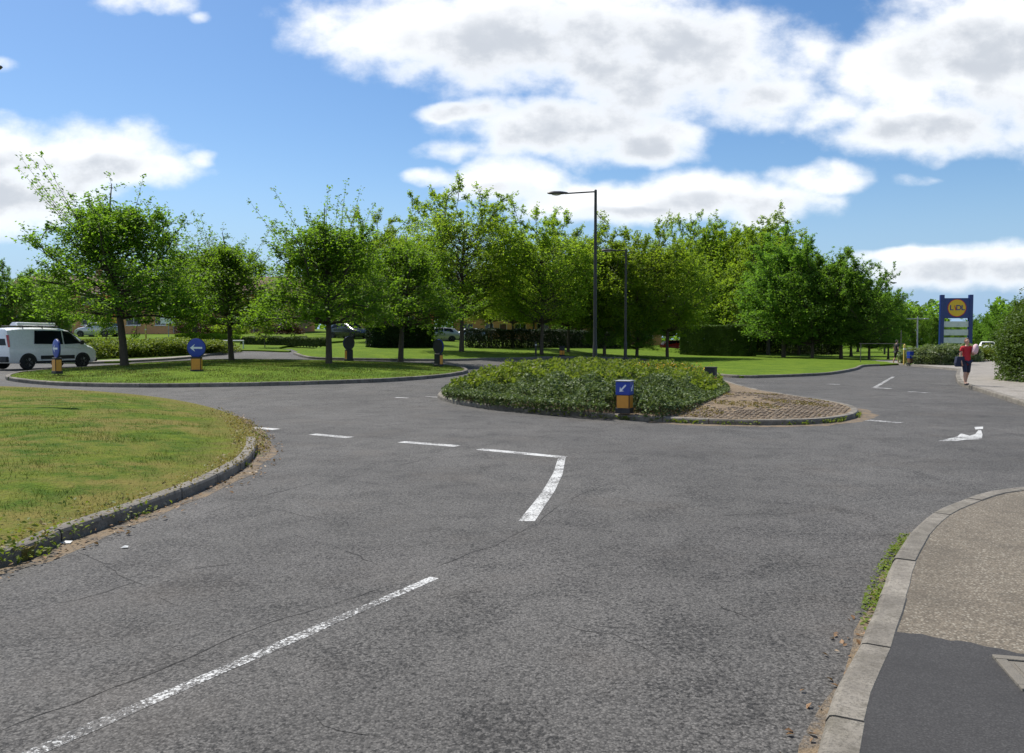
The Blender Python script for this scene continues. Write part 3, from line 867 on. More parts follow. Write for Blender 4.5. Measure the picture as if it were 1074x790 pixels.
def tree_meshes(seed, H, Rad, base, leafmat, nlimb=16, leaf=0.13, per=11, spread='round', lean=(0, 0), trunk_r=0.16, wisp=0.0, sub=6, tw=5, wdir=None, fill=170):
    """tapered trunk with limbs, branches and twigs, and the leaves along them"""
    rd = random.Random(seed); rg = np.random.default_rng(seed)
    mb = MB(); pts = []; axs = []
    top = H * 0.93
    tr = []
    wob = [(rd.uniform(-.12, .12), rd.uniform(-.12, .12)) for _ in range(9)]
    for i in range(9):
        q = i / 8; tr.append(Vector((lean[0] * q + wob[i][0] * q * 1.6, lean[1] * q + wob[i][1] * q * 1.6, top * q - 0.12 * (i == 0))))
    rad = [trunk_r * (1.45 if i == 0 else 1.0) * (1 - 0.93 * (i / 8) ** 0.9) + 0.006 for i in range(9)]
    tr.insert(1, tr[0].lerp(tr[1], 0.28)); rad.insert(1, trunk_r * 1.02)
    mb.tube(tr, rad, 8)
    def tp(z):
        q = max(0, min(0.999, z / top)) * 8; i = int(q)
        a_, b_ = tr[0] if i == 0 else tr[i + 1], tr[i + 2]
        return a_.lerp(b_, q - i), trunk_r * (1 - 0.93 * (q / 8) ** 0.9)
    def prof(q):
        if spread == 'round': return math.sin(math.pi * min(1, 0.18 + q * 0.67)) ** 0.8
        if spread == 'vase': return (0.62 + 0.38 * math.sin(math.pi * min(1, 0.18 + q * 0.9))) * (1 - 0.70 * q ** 1.6)
        if spread == 'tall': return (0.62 + 0.38 * math.sin(math.pi * (0.1 + q * .6))) * (1 - 0.60 * q ** 2.4)
        return math.sin(math.pi * min(1, 0.2 + q * 0.75))
    def twigs(p0, d, L, lv, dens=1.0):
        n = max(2, int(tw * dens + rd.random()))
        for _ in range(n):
            q = rd.uniform(0.25, 1.0); s = p0 + d * L * q
            td = (d * 0.6 + Vector((rd.gauss(0, .7), rd.gauss(0, .7), rd.gauss(0.12, .45)))).normalized()
            tl_ = rd.uniform(0.30, 0.62) * lv
            e = s + td * tl_
            mb.tube([s, e], [0.007, 0.003], 3, False)
            k = per
            qq = rg.uniform(0.1, 1.12, k)
            c = np.array(s)[None] + np.array(td)[None] * (qq * tl_)[:, None] + rg.normal(0, 0.075 * lv, (k, 3))
            pts.append(c); axs.append(np.repeat(np.array(td)[None], k, 0))
    ang = rd.uniform(0, 6.28)
    for i in range(nlimb):
        q = (i + rd.uniform(0, .7)) / nlimb
        z0 = base * 0.78 + (top * 0.93 - base * 0.78) * (q ** 1.2 * 0.62 if spread == 'vase' else q * 0.78)
        o, tr_r = tp(z0)
        ang += 2.4 + rd.uniform(-.35, .35)
        Rr = Rad * prof(q) * rd.uniform(0.78, 1.15)
        el = R((10 + 40 * q if spread == 'vase' else 10 + 40 * q) + rd.uniform(-10, 10)) if spread != 'tall' else R(16 + 40 * q + rd.uniform(-10, 10))
        dirh = Vector((math.cos(ang), math.sin(ang), 0))
        pl_ = [o]; cur = o.copy(); ns = 6; e = el
        segL = Rr / ns / max(0.45, math.cos(el))
        for k in range(ns):
            d = (dirh * math.cos(e) + Vector((0, 0, math.sin(e))) + Vector((rd.gauss(0, .12), rd.gauss(0, .12), rd.gauss(0, .10)))).normalized()
            cur = cur + d * segL; pl_.append(cur.copy())
            e += R(-5 if spread == 'vase' and q < 0.35 else 5)
        lr = min(tr_r * 0.62, 0.035 + 0.035 * Rr / 3)
        mb.tube(pl_, [lr * (1 - 0.85 * k / ns) + 0.006 for k in range(ns + 1)], 5, False)
        for j in range(sub):
            qq = 0.22 + 0.78 * (j + rd.random()) / sub
            k = min(ns - 1, int(qq * ns)); s = pl_[k].lerp(pl_[k + 1], qq * ns - k)
            ld = (pl_[k + 1] - pl_[k]).normalized()
            sdv = (ld * 0.75 + Vector((rd.gauss(0, .62), rd.gauss(0, .62), rd.gauss(0.06, .42)))).normalized()
            sl = Rr * rd.uniform(0.22, 0.46) * (1.15 - 0.4 * qq) + 0.25
            mid = s + sdv * sl * .5 + Vector((0, 0, .04))
            mb.tube([s, mid, s + sdv * sl], [0.020, 0.013, 0.006], 4, False)
            twigs(s, sdv, sl, 1.0)
        twigs(pl_[-2], (pl_[-1] - pl_[-2]).normalized(), segL * 1.2, 1.0)
    # sprays that fill the crown out to its edge, each on its own thin branch
    for k in range(fill):
        q = (k + rd.random()) / fill
        if spread == 'vase': pe = (1 - q) ** 0.5 * min(1.0, 0.70 + q * 2.2); z0 = base * 0.88 + (top * 0.86 - base * 0.88) * q ** 1.1
        elif spread == 'round': pe = math.sin(math.pi * (0.17 + 0.62 * q)) ** 0.75; z0 = base * 0.92 + (top * 0.95 - base * 0.92) * q
        else: pe = (0.70 + 0.30 * math.sin(math.pi * (0.1 + q * .6))) * (1 - 0.66 * q ** 2.4); z0 = base * 0.9 + (top * 0.95 - base * 0.9) * q
        a = rd.uniform(0, 6.28); lob = 1 + 0.16 * math.sin(3 * a + seed + q * 5) + 0.10 * math.sin(5 * a - q * 9)
        rr = Rad * 0.92 * pe * lob * math.sqrt(rd.uniform(0.30, 1.0))
        o, _ = tp(max(base * .8, z0 - rr * (0.18 if spread == 'vase' else 0.42)))
        c = Vector((math.cos(a) * rr, math.sin(a) * rr, z0)) + Vector((lean[0], lean[1], 0)) * (z0 / top)
        out_ = (c - o); out_.normalize()
        mb.tube([o, o.lerp(c, .55) + Vector((0, 0, .10 * rr * .3)), c + out_ * .25], [0.020, 0.013, 0.004], 3, False)
        n = int(per * 2.1); w_ = 0.42 * (Rad / 4.3)
        loc = rg.normal(0, 1, (n, 3)) * np.array([w_, w_, w_ * 0.42])
        loc[:, 2] -= (loc[:, 0] * math.cos(a) + loc[:, 1] * math.sin(a)) * 0.22
        pts.append(np.array(c)[None] + loc); axs.append(np.repeat(np.array(out_)[None], n, 0))
    # leader and the thin whips that stand out of the top
    o, _ = tp(top * 0.95); twigs(tr[-3], (tr[-1] - tr[-3]).normalized(), (tr[-1] - tr[-3]).length, 1.1, 0.9 if spread == 'vase' else 1.2)
    for w in range(int(wisp)):
        a = rd.uniform(0, 6.28) if wdir is None or w % 3 == 0 else rd.gauss(*wdir); z0 = H * rd.uniform(0.34, 0.60); o, _ = tp(z0)
        lean_ = rd.uniform(0.25, 1.0)
        d = Vector((math.cos(a) * lean_, math.sin(a) * lean_, 1.0)).normalized()
        L = (H * rd.uniform(0.84, 1.06) - z0) / d.z
        L = min(L, Rad * 1.45)
        s0 = o; w1 = o + d * L * .5 + Vector((0, 0, -.1)); w2 = o + d * L + Vector((rd.gauss(0, .2), rd.gauss(0, .2), 0))
        mb.tube([s0, w1, w2], [0.026, 0.016, 0.004], 4, False)
        for k in range(14):
            q = k / 13; c = s0.lerp(w1, .4 + q * 1.2) if q < .5 else w1.lerp(w2, (q - .5) * 2)
            n = max(4, int(per * 0.70))
            sp_ = 0.20 * (1.15 - q * .75)
            pts.append(np.array(c)[None] + rg.normal(0, sp_, (n, 3))); axs.append(np.repeat(np.array(d)[None], n, 0))
    C = np.concatenate(pts); A = np.concatenate(axs)
    V, F = leaves(rg, C, leaf, up=0.55, droop=0.25, axis=A * 0.8)
    me_t = bpy.data.meshes.new('trunk'); me_t.from_pydata(mb.v, [], mb.f); me_t.materials.append(M['bark'])
    me_t.polygons.foreach_set('use_smooth', [True] * len(me_t.polygons))
    me_c = fast_mesh('crown', V, F, M[leafmat])
    return me_t, me_c, float(C[:, 2].max())

TPL = {
    's1': tree_meshes(11, 9.2, 4.8, 2.9, 'leaf_spread', 24, 0.135, 19, 'vase', (-0.6, 0), 0.19, 16, 8, 6, (2.2, 1.0), 330),
    's2': tree_meshes(12, 8.6, 4.2, 2.7, 'leaf_spread', 22, 0.135, 18, 'vase', (0.2, 0), 0.17, 12, 7, 6, None, 270),
    's3': tree_meshes(13, 8.0, 4.3, 2.6, 'leaf_spread', 21, 0.135, 18, 'vase', (-0.3, 0.2), 0.17, 9, 7, 6, None, 270),
    'b1': tree_meshes(21, 12.5, 5.2, 3.7, 'leaf_bright', 28, 0.17, 18, 'round', (0.2, 0), 0.19, 3, 8, 6, None, 400),
    'b2': tree_meshes(22, 11.5, 4.9, 3.5, 'leaf_bright', 26, 0.17, 18, 'round', (-0.2, 0), 0.17, 3, 7, 6, None, 380),
    'm1': tree_meshes(31, 11.0, 4.8, 3.2, 'leaf_mid', 26, 0.17, 18, 'round', (0.2, 0), 0.17, 3, 7, 6, None, 380),
    'm2': tree_meshes(32, 11.0, 4.6, 3.0, 'leaf_mid', 26, 0.17, 18, 'tall', (-0.3, 0), 0.16, 3, 7, 6, None, 380),
    'd1': tree_meshes(41, 10.5, 4.6, 2.2, 'leaf_dark', 28, 0.18, 18, 'tall', (0.3, 0), 0.19, 4, 8, 6, None, 380),
    'd2': tree_meshes(42, 9.5, 4.8, 1.9, 'leaf_dark', 26, 0.18, 18, 'round', (-0.2, 0), 0.18, 3, 8, 6, None, 380),
    'y1': tree_meshes(51, 3.4, 1.0, 1.3, 'leaf_mid', 10, 0.13, 9, 'round', (0, 0), 0.04, 2, 4, 4, None, 20),
}

def place_tree(name, key, x, y, height, width, rz, label, group=None):
    """a tree of the given height; width scales the crown sideways"""
    mt, mc, H = TPL[key]
    e = empty(name, (x, y, T(x, y) + 0.05), rz, label, 'tree', group)
    s = height / H
    e.scale = (s * width, s * width, s)
    link(bpy.data.objects.new('trunk', mt), e)
    link(bpy.data.objects.new('crown', mc), e)
    return e

def tree_px(name, key, px, base, top, width, rz, label, group=None, d=None, extra=0):
    if d is None: x, y = P(px, base)
    else: x, y = D(px, d)
    zt = CAM_H + (HOR - top) / FPX * y
    return place_tree(name, key, x, y, zt - T(x, y), width, rz, label, group)

G1 = 'young spreading trees on the roundabout lawn'
tree_px('spreading_tree', 's1', 131, 387, 166, 1.0, 0.3, 'spreading green tree with long wispy top shoots, next to the white van', G1)
tree_px('spreading_tree', 's3', 243, 380.5, 230, 0.98, 1.2, 'small spreading tree just right of the round blue arrow sign', G1)
tree_px('spreading_tree', 's2', 345, 387, 198, 1.05, 2.1, 'slim tree with bare twigs at its tip, second nearest on the roundabout lawn', G1)
tree_px('spreading_tree', 's3', 420, 381.5, 232, 0.98, 4.0, 'bushy spreading tree at the right end of the roundabout lawn', G1)
G2 = 'trees in the belt behind the roundabout'
tree_px('tall_tree', 'b1', 484, 372, 188, 1.12, 0.0, 'tall pale green tree with an airy rounded top, left end of the belt', G2)
tree_px('tall_tree', 'b2', 398, 0, 212, 1.0, 0.8, 'tall tree whose dark tip rises behind the bushy lawn tree', G2, d=66)
tree_px('tall_tree', 'b2', 568, 374, 210, 1.10, 2.0, 'pale green tree rising just left of the tall lamp post', G2)
tree_px('tall_tree', 'b1', 538, 0, 232, 0.8, 3.0, 'shorter pale tree tucked between the two tallest pale trees', G2, d=64)
tree_px('tall_tree', 'm1', 596, 0, 224, 0.9, 1.0, 'mid green tree directly left of and behind the tall lamp post arm', G2, d=59)
tree_px('tall_tree', 'm2', 634, 0, 234, 1.05, 5.0, 'mid green tree between the two dark lamp posts', G2, d=58)
tree_px('tall_tree', 'b2', 668, 0, 224, 1.0, 4.2, 'pale green tree beside the shorter dark lamp post', G2, d=60)
tree_px('tall_tree', 'm1', 700, 0, 232, 1.0, 2.6, 'slender tree standing above the parked red car', G2, d=63)
tree_px('tall_tree', 'b1', 722, 0, 226, 0.75, 1.6, 'tree rising behind the left end of the square hedge', G2, d=86)
tree_px('tall_tree', 'm2', 757, 0, 222, 1.05, 0.6, 'tree rising over the middle of the square hedge', G2, d=84)
tree_px('tall_tree', 'm1', 790, 0, 216, 1.0, 3.7, 'tallest tree right of the square hedge', G2, d=82)
G3 = 'dark trees by the retail road'
tree_px('dark_tree', 'd1', 822, 0, 236, 1.0, 0.3, 'dark green tree, leftmost of the dense clump by the retail road', G3, d=66)
tree_px('dark_tree', 'm2', 806, 0, 226, 1.0, 5.2, 'mid green tree standing behind the leftmost dark clump tree', G3, d=76)
tree_px('dark_tree', 'd2', 852, 0, 250, 0.95, 1.9, 'dark green tree in the middle of the dense clump', G3, d=64)
tree_px('dark_tree', 'd1', 882, 378, 258, 1.0, 2.8, 'dark tree with twin looking stems near the grass point', G3)
tree_px('dark_tree', 'd2', 912, 0, 276, 0.92, 4.4, 'lower dark tree overhanging the right end of the grass', G3, d=62)
tree_px('dark_tree', 'd1', 932, 0, 300, 0.85, 3.4, 'small dark tree leaning out above the height barrier', G3, d=68)
tree_px('dark_tree', 'd2', 838, 0, 262, 0.9, 0.9, 'dense dark tree hidden low behind the clump', G3, d=80)
tree_px('dark_tree', 'd1', 775, 0, 262, 0.95, 2.2, 'shaded dark tree behind the gap right of the square hedge', G3, d=80)
tree_px('dark_tree', 'd2', 893, 0, 276, 1.0, 5.6, 'dark tree behind the twin stem tree', G3, d=82)
G4 = 'far trees around the retail park sign'
for px, top, d, w, key, lab in [(958, 318, 100, 0.9, 'd2', 'far dark tree behind the twin headed lamp, left of the sign'), (978, 326, 112, 0.9, 'd1', 'far dark tree touching the left post of the blue sign'),
                                (1030, 324, 92, 1.0, 'd2', 'far rounded tree just right of the blue sign'), (1052, 314, 84, 1.0, 'd2', 'far tree between the blue sign and the tall right hedge'),
                                (1010, 338, 125, 1.3, 'd1', 'far tree seen through the gap behind the blue sign'), (1078, 310, 80, 1.0, 'd2', 'far tree above the tall right hedge'), (940, 325, 118, 1.0, 'd1', 'far tree beyond the height barrier'),
                                (996, 338, 140, 1.4, 'd2', 'farthest low tree behind the sign')]:
    tree_px('far_tree', key, px, 0, top, w, px * 0.7, lab, G4, d=d)
G5 = 'trees around the brick houses'
for px, top, d, w, key, lab in [(60, 268, 106, 1.1, 's1', 'wide tree rising behind the leftmost brick house'), (245, 268, 112, 1.1, 's1', 'wide tree in the gap between the brick houses'), (345, 268, 88, 1.1, 'm2', 'tree between the porch house and the hedge side house'), (8, 268, 58, 1.05, 'd2', 'dark tree behind the white van at the left edge'), (52, 290, 68, 1.1, 'd2', 'low dark tree over the front of the white van'),
                                (112, 276, 106, 1.1, 'm1', 'tree behind the brick houses, above the silver car'), (205, 246, 70, 1.1, 's3', 'tree between the van side tree and the arrow sign tree'),
                                (296, 276, 100, 1.0, 's2', 'tree beside the porch of the brick house'),
                                (372, 250, 78, 0.95, 's3', 'tree above the parked dark car'), (448, 232, 92, 1.0, 'm1', 'tree above the beige parked car'), 
                                (-25, 275, 62, 1.1, 'd1', 'dark tree just outside the left edge, over the van roof')]:
    tree_px('garden_tree', key, px, 0, top, w, px * 0.37, lab, G5, d=d)
G6 = 'backmost trees of the belt'
for i, (px, top, d, key, lab) in enumerate([(515, 262, 98, 'm1', 'backmost tree behind the brick wall, between the tall pale trees'), (560, 268, 104, 'm2', 'backmost tree left of the tall lamp post'),
                                (610, 262, 98, 'd1', 'backmost dark tree behind the tall lamp post'), (655, 262, 94, 'm1', 'backmost tree behind the shorter lamp post'), (700, 266, 98, 'd1', 'backmost dark tree behind the red car'),
                                (742, 262, 92, 'm2', 'backmost tree over the square hedge'), (790, 268, 98, 'd2', 'backmost dark tree right of the square hedge'), (845, 282, 104, 'd1', 'backmost dark tree of the dense clump'),
                                (900, 296, 110, 'd2', 'backmost dark tree before the height barrier')]):
    tree_px('backdrop_tree', key, px, 0, top, 1.15, i * 1.3, lab, G6, d=d)
tree_px('young_tree', 'y1', 278, 366, 318, 1.0, 0.2, 'thin young tree on the house lawn beside the low clipped hedge')
tree_px('young_tree', 'y1', 112, 368, 312, 0.8, 0.9, 'thin dark stemmed young tree in the shrub bed by the van')
tree_px('young_tree', 'd1', 634, 0, 298, 0.8, 3.3, 'dark understorey tree between the lamp posts', d=58)
tree_px('young_tree', 'd2', 668, 0, 300, 0.9, 1.3, 'dark understorey tree just right of the shorter lamp post', d=60)

def distant_woods():
    rg = np.random.default_rng(8)
    n = 60000; a = rg.uniform(-0.95, 0.95, n); d = rg.uniform(150, 190, n)
    x = a * d; y = d; h = 8.0 + 2.2 * np.sin(a * 31) + 1.6 * np.sin(a * 74 + 1) + 1.0 * np.sin(a * 171)
    z = h * rg.random(n) ** 0.75
    tz = np.array([T(p_, q_) for p_, q_ in zip(x, y)])
    o = leaf_obj('distant_woods', rg, np.stack([x, y, z + tz], 1), 0.95, 'leaf_dark', None, up=0.3); tag(o, kind='stuff')
distant_woods()

# ------------------------------------------------------------------ hedges and shrubs
def hedge_box(name, pts, w, h, n, leaf, mat, label, group=None, wav=0.06, cat='hedge'):
    """clipped hedge following a line: leaves through the outer skin, woody stems inside"""
    rg = np.random.default_rng(abs(hash(label)) % 1000 if False else sum(map(ord, label)))
    pl_ = smooth_loop(pts, False, 0.5)
    L = np.concatenate([[0], np.cumsum(np.linalg.norm(np.diff(pl_, axis=0), axis=1))])
    s = rg.uniform(0, L[-1], n)
    cx = np.interp(s, L, pl_[:, 0]); cy = np.interp(s, L, pl_[:, 1])
    tx = np.interp(s + .2, L, pl_[:, 0]) - np.interp(s - .2, L, pl_[:, 0]); ty = np.interp(s + .2, L, pl_[:, 1]) - np.interp(s - .2, L, pl_[:, 1])
    ll = np.hypot(tx, ty) + 1e-9; tx /= ll; ty /= ll
    per = 2 * h + w; q = rg.uniform(0, per, n)
    off = np.where(q < h, -w / 2, np.where(q < h + w, q - h - w / 2, w / 2))
    z = np.where(q < h, q, np.where(q < h + w, h, q - h - w))
    dep = np.abs(rg.normal(0, wav * 1.6, n)) - wav * 0.6
    lump = 0.05 * np.sin(s * 2.1) + 0.05 * np.sin(s * 5.3 + z * 3)
    sc = 1 - dep / w - lump / w
    off = off * sc; z = np.where((q >= h) & (q < h + w), z - dep - lump * 1.0, z)
    edge = rg.random(n) < 0.04
    s_end = np.where(rg.random(n) < .5, 0, L[-1])
    x = cx - ty * off; y = cy + tx * off
    # closed ends
    k = int(n * min(0.3, w / (2 * L[-1])) + 60)
    e = np.where(rg.random(k) < .5, 0, 1); ex = np.where(e == 0, pl_[0, 0], pl_[-1, 0]); ey = np.where(e == 0, pl_[0, 1], pl_[-1, 1])
    dx0, dy0 = pl_[1] - pl_[0]; dl = math.hypot(dx0, dy0); t0 = np.array([dx0, dy0]) / dl
    t1 = (pl_[-1] - pl_[-2]) / np.linalg.norm(pl_[-1] - pl_[-2])
    txx = np.where(e == 0, t0[0], t1[0]); tyy = np.where(e == 0, t0[1], t1[1])
    o2 = rg.uniform(-w / 2, w / 2, k); z2 = rg.uniform(0.02, h, k); j = rg.normal(0, wav, k)
    x = np.concatenate([x, ex - tyy * o2 + txx * j]); y = np.concatenate([y, ey + txx * o2 + tyy * j]); z = np.concatenate([z, z2])
    tz = np.array([T(a, b_) for a, b_ in zip(x, y)])
    c0 = pl_[len(pl_) // 2]
    e_ = empty(name, (c0[0], c0[1], T(*c0)), 0, label, cat, group)
    C = np.stack([x - c0[0], y - c0[1], z + tz + 0.08 - T(*c0)], 1)
    leaf_obj('foliage', rg, C, leaf, mat, e_, up=0.35)
    mb = MB()
    for i in range(int(L[-1] / 0.35) + 1):
        q_ = min(i * 0.35, L[-1]); a = np.interp(q_, L, pl_[:, 0]) - c0[0]; b_ = np.interp(q_, L, pl_[:, 1]) - c0[1]
        zb = T(a + c0[0], b_ + c0[1]) - T(*c0)
        for kk in range(3):
            mb.tube([(a, b_, zb), (a + rg.normal(0, w * .2), b_ + rg.normal(0, w * .2), zb + h * .55), (a + rg.normal(0, w * .3), b_ + rg.normal(0, w * .3), zb + h * .93)], [.035, .022, .008], 4, False)
    mb.build('stems', M['bark'], e_)
    return e_

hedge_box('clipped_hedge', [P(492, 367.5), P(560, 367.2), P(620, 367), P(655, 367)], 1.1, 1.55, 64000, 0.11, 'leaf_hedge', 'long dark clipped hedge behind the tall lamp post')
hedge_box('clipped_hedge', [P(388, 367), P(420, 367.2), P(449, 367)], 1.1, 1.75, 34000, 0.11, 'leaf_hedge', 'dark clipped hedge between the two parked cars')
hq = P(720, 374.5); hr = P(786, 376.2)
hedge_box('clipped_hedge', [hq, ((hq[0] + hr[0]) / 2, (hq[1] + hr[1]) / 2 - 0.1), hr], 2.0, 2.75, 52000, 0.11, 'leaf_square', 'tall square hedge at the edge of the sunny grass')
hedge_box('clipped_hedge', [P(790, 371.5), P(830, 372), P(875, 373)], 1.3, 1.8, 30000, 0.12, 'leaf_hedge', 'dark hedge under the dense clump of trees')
hedge_box('low_hedge', [P(256, 362.3), P(300, 363.2), P(338, 364.6)], 0.8, 0.55, 14000, 0.11, 'leaf_cover', 'low clipped hedge across the house lawn')
hedge_box('low_hedge', [P(188, 357), P(225, 358.5), P(252, 360)], 0.8, 0.5, 9000, 0.11, 'leaf_mid', 'low green hedge below the brick house wall')

def shrub(name, x, y, rx, ry, h, n, leaf, mat, label, group=None, lumps=9, cat='shrub', seed=None):
    """a loose mound of leaf clumps on stems"""
    rg = np.random.default_rng(seed if seed is not None else sum(map(ord, label)))
    e = empty(name, (x, y, T(x, y) + 0.05), 0, label, cat, group)
    cs = []; mb = MB()
    for i in range(lumps):
        a = rg.uniform(0, 6.28); q = math.sqrt(rg.random()) * 0.72
        hh = h * rg.uniform(0.55, 0.88) * (1 - 0.35 * q)
        c = np.array([math.cos(a) * q * rx, math.sin(a) * q * ry, hh])
        rr = np.array([rx * 0.45, ry * 0.45, h * 0.34]) * rg.uniform(0.7, 1.15)
        k = n // lumps
        d = rg.normal(0, 1, (k, 3)); d /= np.linalg.norm(d, axis=1)[:, None]
        rad = rg.uniform(0.55, 1.12, k) ** 0.7
        pt = c + d * rad[:, None] * rr
        pt[:, 2] = np.abs(pt[:, 2]); cs.append(pt)
        for kk in range(4):
            mb.tube([(c[0] * .25, c[1] * .25, -0.05), tuple(c * np.array([.7, .7, .6])), tuple(c + rg.normal(0, .35, 3) * rr)], [.03, .018, .006], 4, False)
    k = n // 4
    a = rg.uniform(0, 6.28, k); q = rg.uniform(0.6, 1.0, k)
    cs.append(np.stack([np.cos(a) * q * rx, np.sin(a) * q * ry, rg.uniform(0, h * 0.5, k)], 1))
    leaf_obj('foliage', rg, np.concatenate(cs), leaf, mat, e, up=0.4)
    mb.build('stems', M['bark'], e)
    return e

GB = 'yellow green shrubs in the bed behind the van'
for px, py, rx, h, lab in [(98, 378.5, 1.6, 0.85, 'yellow green shrub next to the bonnet of the white van'), (122, 377, 1.7, 0.95, 'yellow green shrub behind the trunk of the van side tree'), (150, 376, 1.7, 0.9, 'yellow green shrub midway along the bed'),
                       (176, 374.5, 1.7, 0.85, 'yellow green shrub left of the round arrow sign'), (200, 373, 1.7, 0.8, 'yellow green shrub behind the round arrow sign'), (220, 371, 1.4, 0.7, 'yellow green shrub at the right tip of the bed')]:
    x, y = P(px, py); shrub('bed_shrub', x, y + 1.4, rx, 1.5, h, 5200, 0.12, 'leaf_bed', lab, GB)
for px, py, lab in [(75, 366, 'yellow green shrub just over the roof line of the van bonnet'), (135, 366, 'yellow green shrub at the back of the bed below the silver car'), (185, 366, 'yellow green shrub at the back of the bed left of the low hedge')]:
    x, y = P(px, py); shrub('bed_shrub', x, y, 2.6, 1.6, 0.7, 6000, 0.13, 'leaf_bed', lab, GB)
GP = 'pale leaved shrubs below the blue sign'
for px, d, rx, h, lab in [(962, 52, 1.1, 1.05, 'pale shrub next to the small road bollard at the barrier'), (976, 50, 1.4, 1.2, 'pale shrub left of the blue sign posts'), (993, 49, 1.3, 1.28, 'tall pale shrub directly below the blue sign'),
                      (1010, 56, 1.3, 1.25, 'pale shrub behind the person in red')]:
    x, y = D(px, d); shrub('pale_shrub', x, y, rx, 1.2, h, 6000, 0.13, 'leaf_pale', lab, GP)
for px, d, rx, h, lab in [(1032, 58, 2.2, 1.2, 'low green shrub right of the person in red')]:
    x, y = D(px, d); shrub('green_shrub', x, y, rx, 1.4, h, 6000, 0.13, 'leaf_bed', lab)
for px, d, rx, h, lab in [(1092, 29.5, 1.2, 2.9, 'tall dense roadside bush at the right edge, beside the pavement'), (1102, 32, 1.6, 3.5, 'tall dense bush at the right edge behind the roadside bush')]:
    x, y = D(px, d); shrub('tall_bush', x, y, rx, 2.0, h, 22000, 0.095, 'leaf_bush', lab, None, 22)
x, y = D(1150, 27); shrub('tall_bush', x, y, 1.5, 2.2, 3.3, 14000, 0.095, 'leaf_bush', 'tall bush cut by the right edge in front of the others', None, 16)
for px, py, rx, h, mat, lab in [(205, 352, 2.2, 1.3, 'leaf_copper', 'copper leaved shrub against the brick wall'), (300, 352, 2.0, 1.2, 'leaf_copper', 'copper leaved shrub beside the porch'), (240, 351, 2.4, 1.1, 'leaf_mid', 'green shrub below the brick house windows'),
                           (45, 340, 2.6, 2.4, 'leaf_copper', 'dark copper shrub showing above the white van roof')]:
    x, y = D(px, 86); shrub('wall_shrub', x, y, rx, 1.2, h, 3500, 0.16, mat, lab)

# low shrubs covering the splitter island
def cover():
    rg = np.random.default_rng(77)
    area = smooth_loop([P(*q, 0.1) for q in [(464, 416), (500, 424), (560, 430), (620, 435), (680, 438), (720, 434), (758, 418), (764, 408), (748, 398), (720, 390), (660, 387), (600, 388), (550, 391), (505, 399), (475, 409)]], True, 0.4)
    n = 190000
    x0, y0 = area.min(0); x1, y1 = area.max(0)
    q = np.stack([rg.uniform(x0, x1, n * 2), rg.uniform(y0, y1, n * 2)], 1)
    # denser near the front, where single leaves show
    q = q[rg.random(len(q)) < np.where(q[:, 1] < 24, 1.0, 0.5)]
    q = q[inside(area, q)]
    bq = np.array(P(655, 435.0, 0.1)); q = q[~((np.hypot(q[:, 0] - bq[0], q[:, 1] - bq[1]) < 0.42) | ((np.abs(q[:, 0] - bq[0] * q[:, 1] / bq[1]) < 0.26) & (q[:, 1] < bq[1])))]
    d = edge_dist(area, q)
    lump = 0.16 * np.sin(q[:, 0] * 2.3 + q[:, 1] * 0.9) + 0.20 * np.sin(q[:, 0] * 4.7 - q[:, 1] * 3.1) * np.sin(q[:, 0] * 2.9 + q[:, 1] * 2.2) + 0.12 * np.sin(q[:, 0] * 9.1 + q[:, 1] * 7.3)
    hmax = np.clip(0.22 + 0.30 * (1 - np.exp(-d / 0.4)) + 0.8 * lump * np.minimum(1, d / 0.5), 0.08, 1.0) * (0.70 + 0.24 * np.clip((24 - q[:, 1]) / 5, 0, 1))
    hmax *= np.where(q[:, 0] > 4.2, 0.8, 1.0)
    u_ = rg.random(len(q))
    z = hmax * np.where(rg.random(len(q)) < 0.62, 1 - 0.16 * u_ ** 2 - 0.02, u_)
    tz = np.array([T(a, b_) for a, b_ in q])
    c0 = q.mean(0)
    e = empty('island_shrubbery', (c0[0], c0[1], T(*c0) + 0.1), 0, 'low dense grey green hedge covering the left half of the splitter island', 'hedge')
    leaf_obj('foliage', rg, np.stack([q[:, 0] - c0[0], q[:, 1] - c0[1], z + tz - T(*c0)], 1), 0.075, 'leaf_cover', e, up=0.45)
    mb = MB()
    k = rg.choice(len(q), 700, False)
    for i in k:
        a, b_ = q[i] - c0; zz_ = tz[i] - T(*c0)
        mb.tube([(a, b_, zz_ - .03), (a + rg.normal(0, .1), b_ + rg.normal(0, .1), zz_ + hmax[i] * .9)], [.012, .005], 3, False)
    mb.build('stems', M['bark'], e)
    # tall weeds and orange flowers growing out of the back of it
    m_ = (q[:, 1] > 20.8) & (d > 0.2)
    qq = q[m_]; hh = hmax[m_]; tt = tz[m_]
    sel = rg.choice(len(qq), min(40000, len(qq)), False); qq = qq[sel]; hh = hh[sel]; tt = tt[sel]
    wz = hh + rg.uniform(-0.05, 0.20, len(qq)) * (0.5 + 0.5 * np.sin(qq[:, 0] * 1.3 + qq[:, 1] * .7) ** 2)
    o = leaf_obj('weeds', rg, np.stack([qq[:, 0], qq[:, 1], wz + tt + 0.08], 1), 0.11, 'leaf_weed', None, up=0.1)
    tag(o, kind='stuff')
    fx = rg.normal(0, 1, (130, 2)) * np.array([1.0, 1.6]) + np.array(D(702, 29))
    fx = fx[inside(area, fx)]
    o = leaf_obj('wildflower_petals', rg, np.stack([fx[:, 0], fx[:, 1], rg.uniform(0.5, 0.70, len(fx)) + 0.1], 1), 0.06, 'petal', None); tag(o, kind='stuff')
cover()

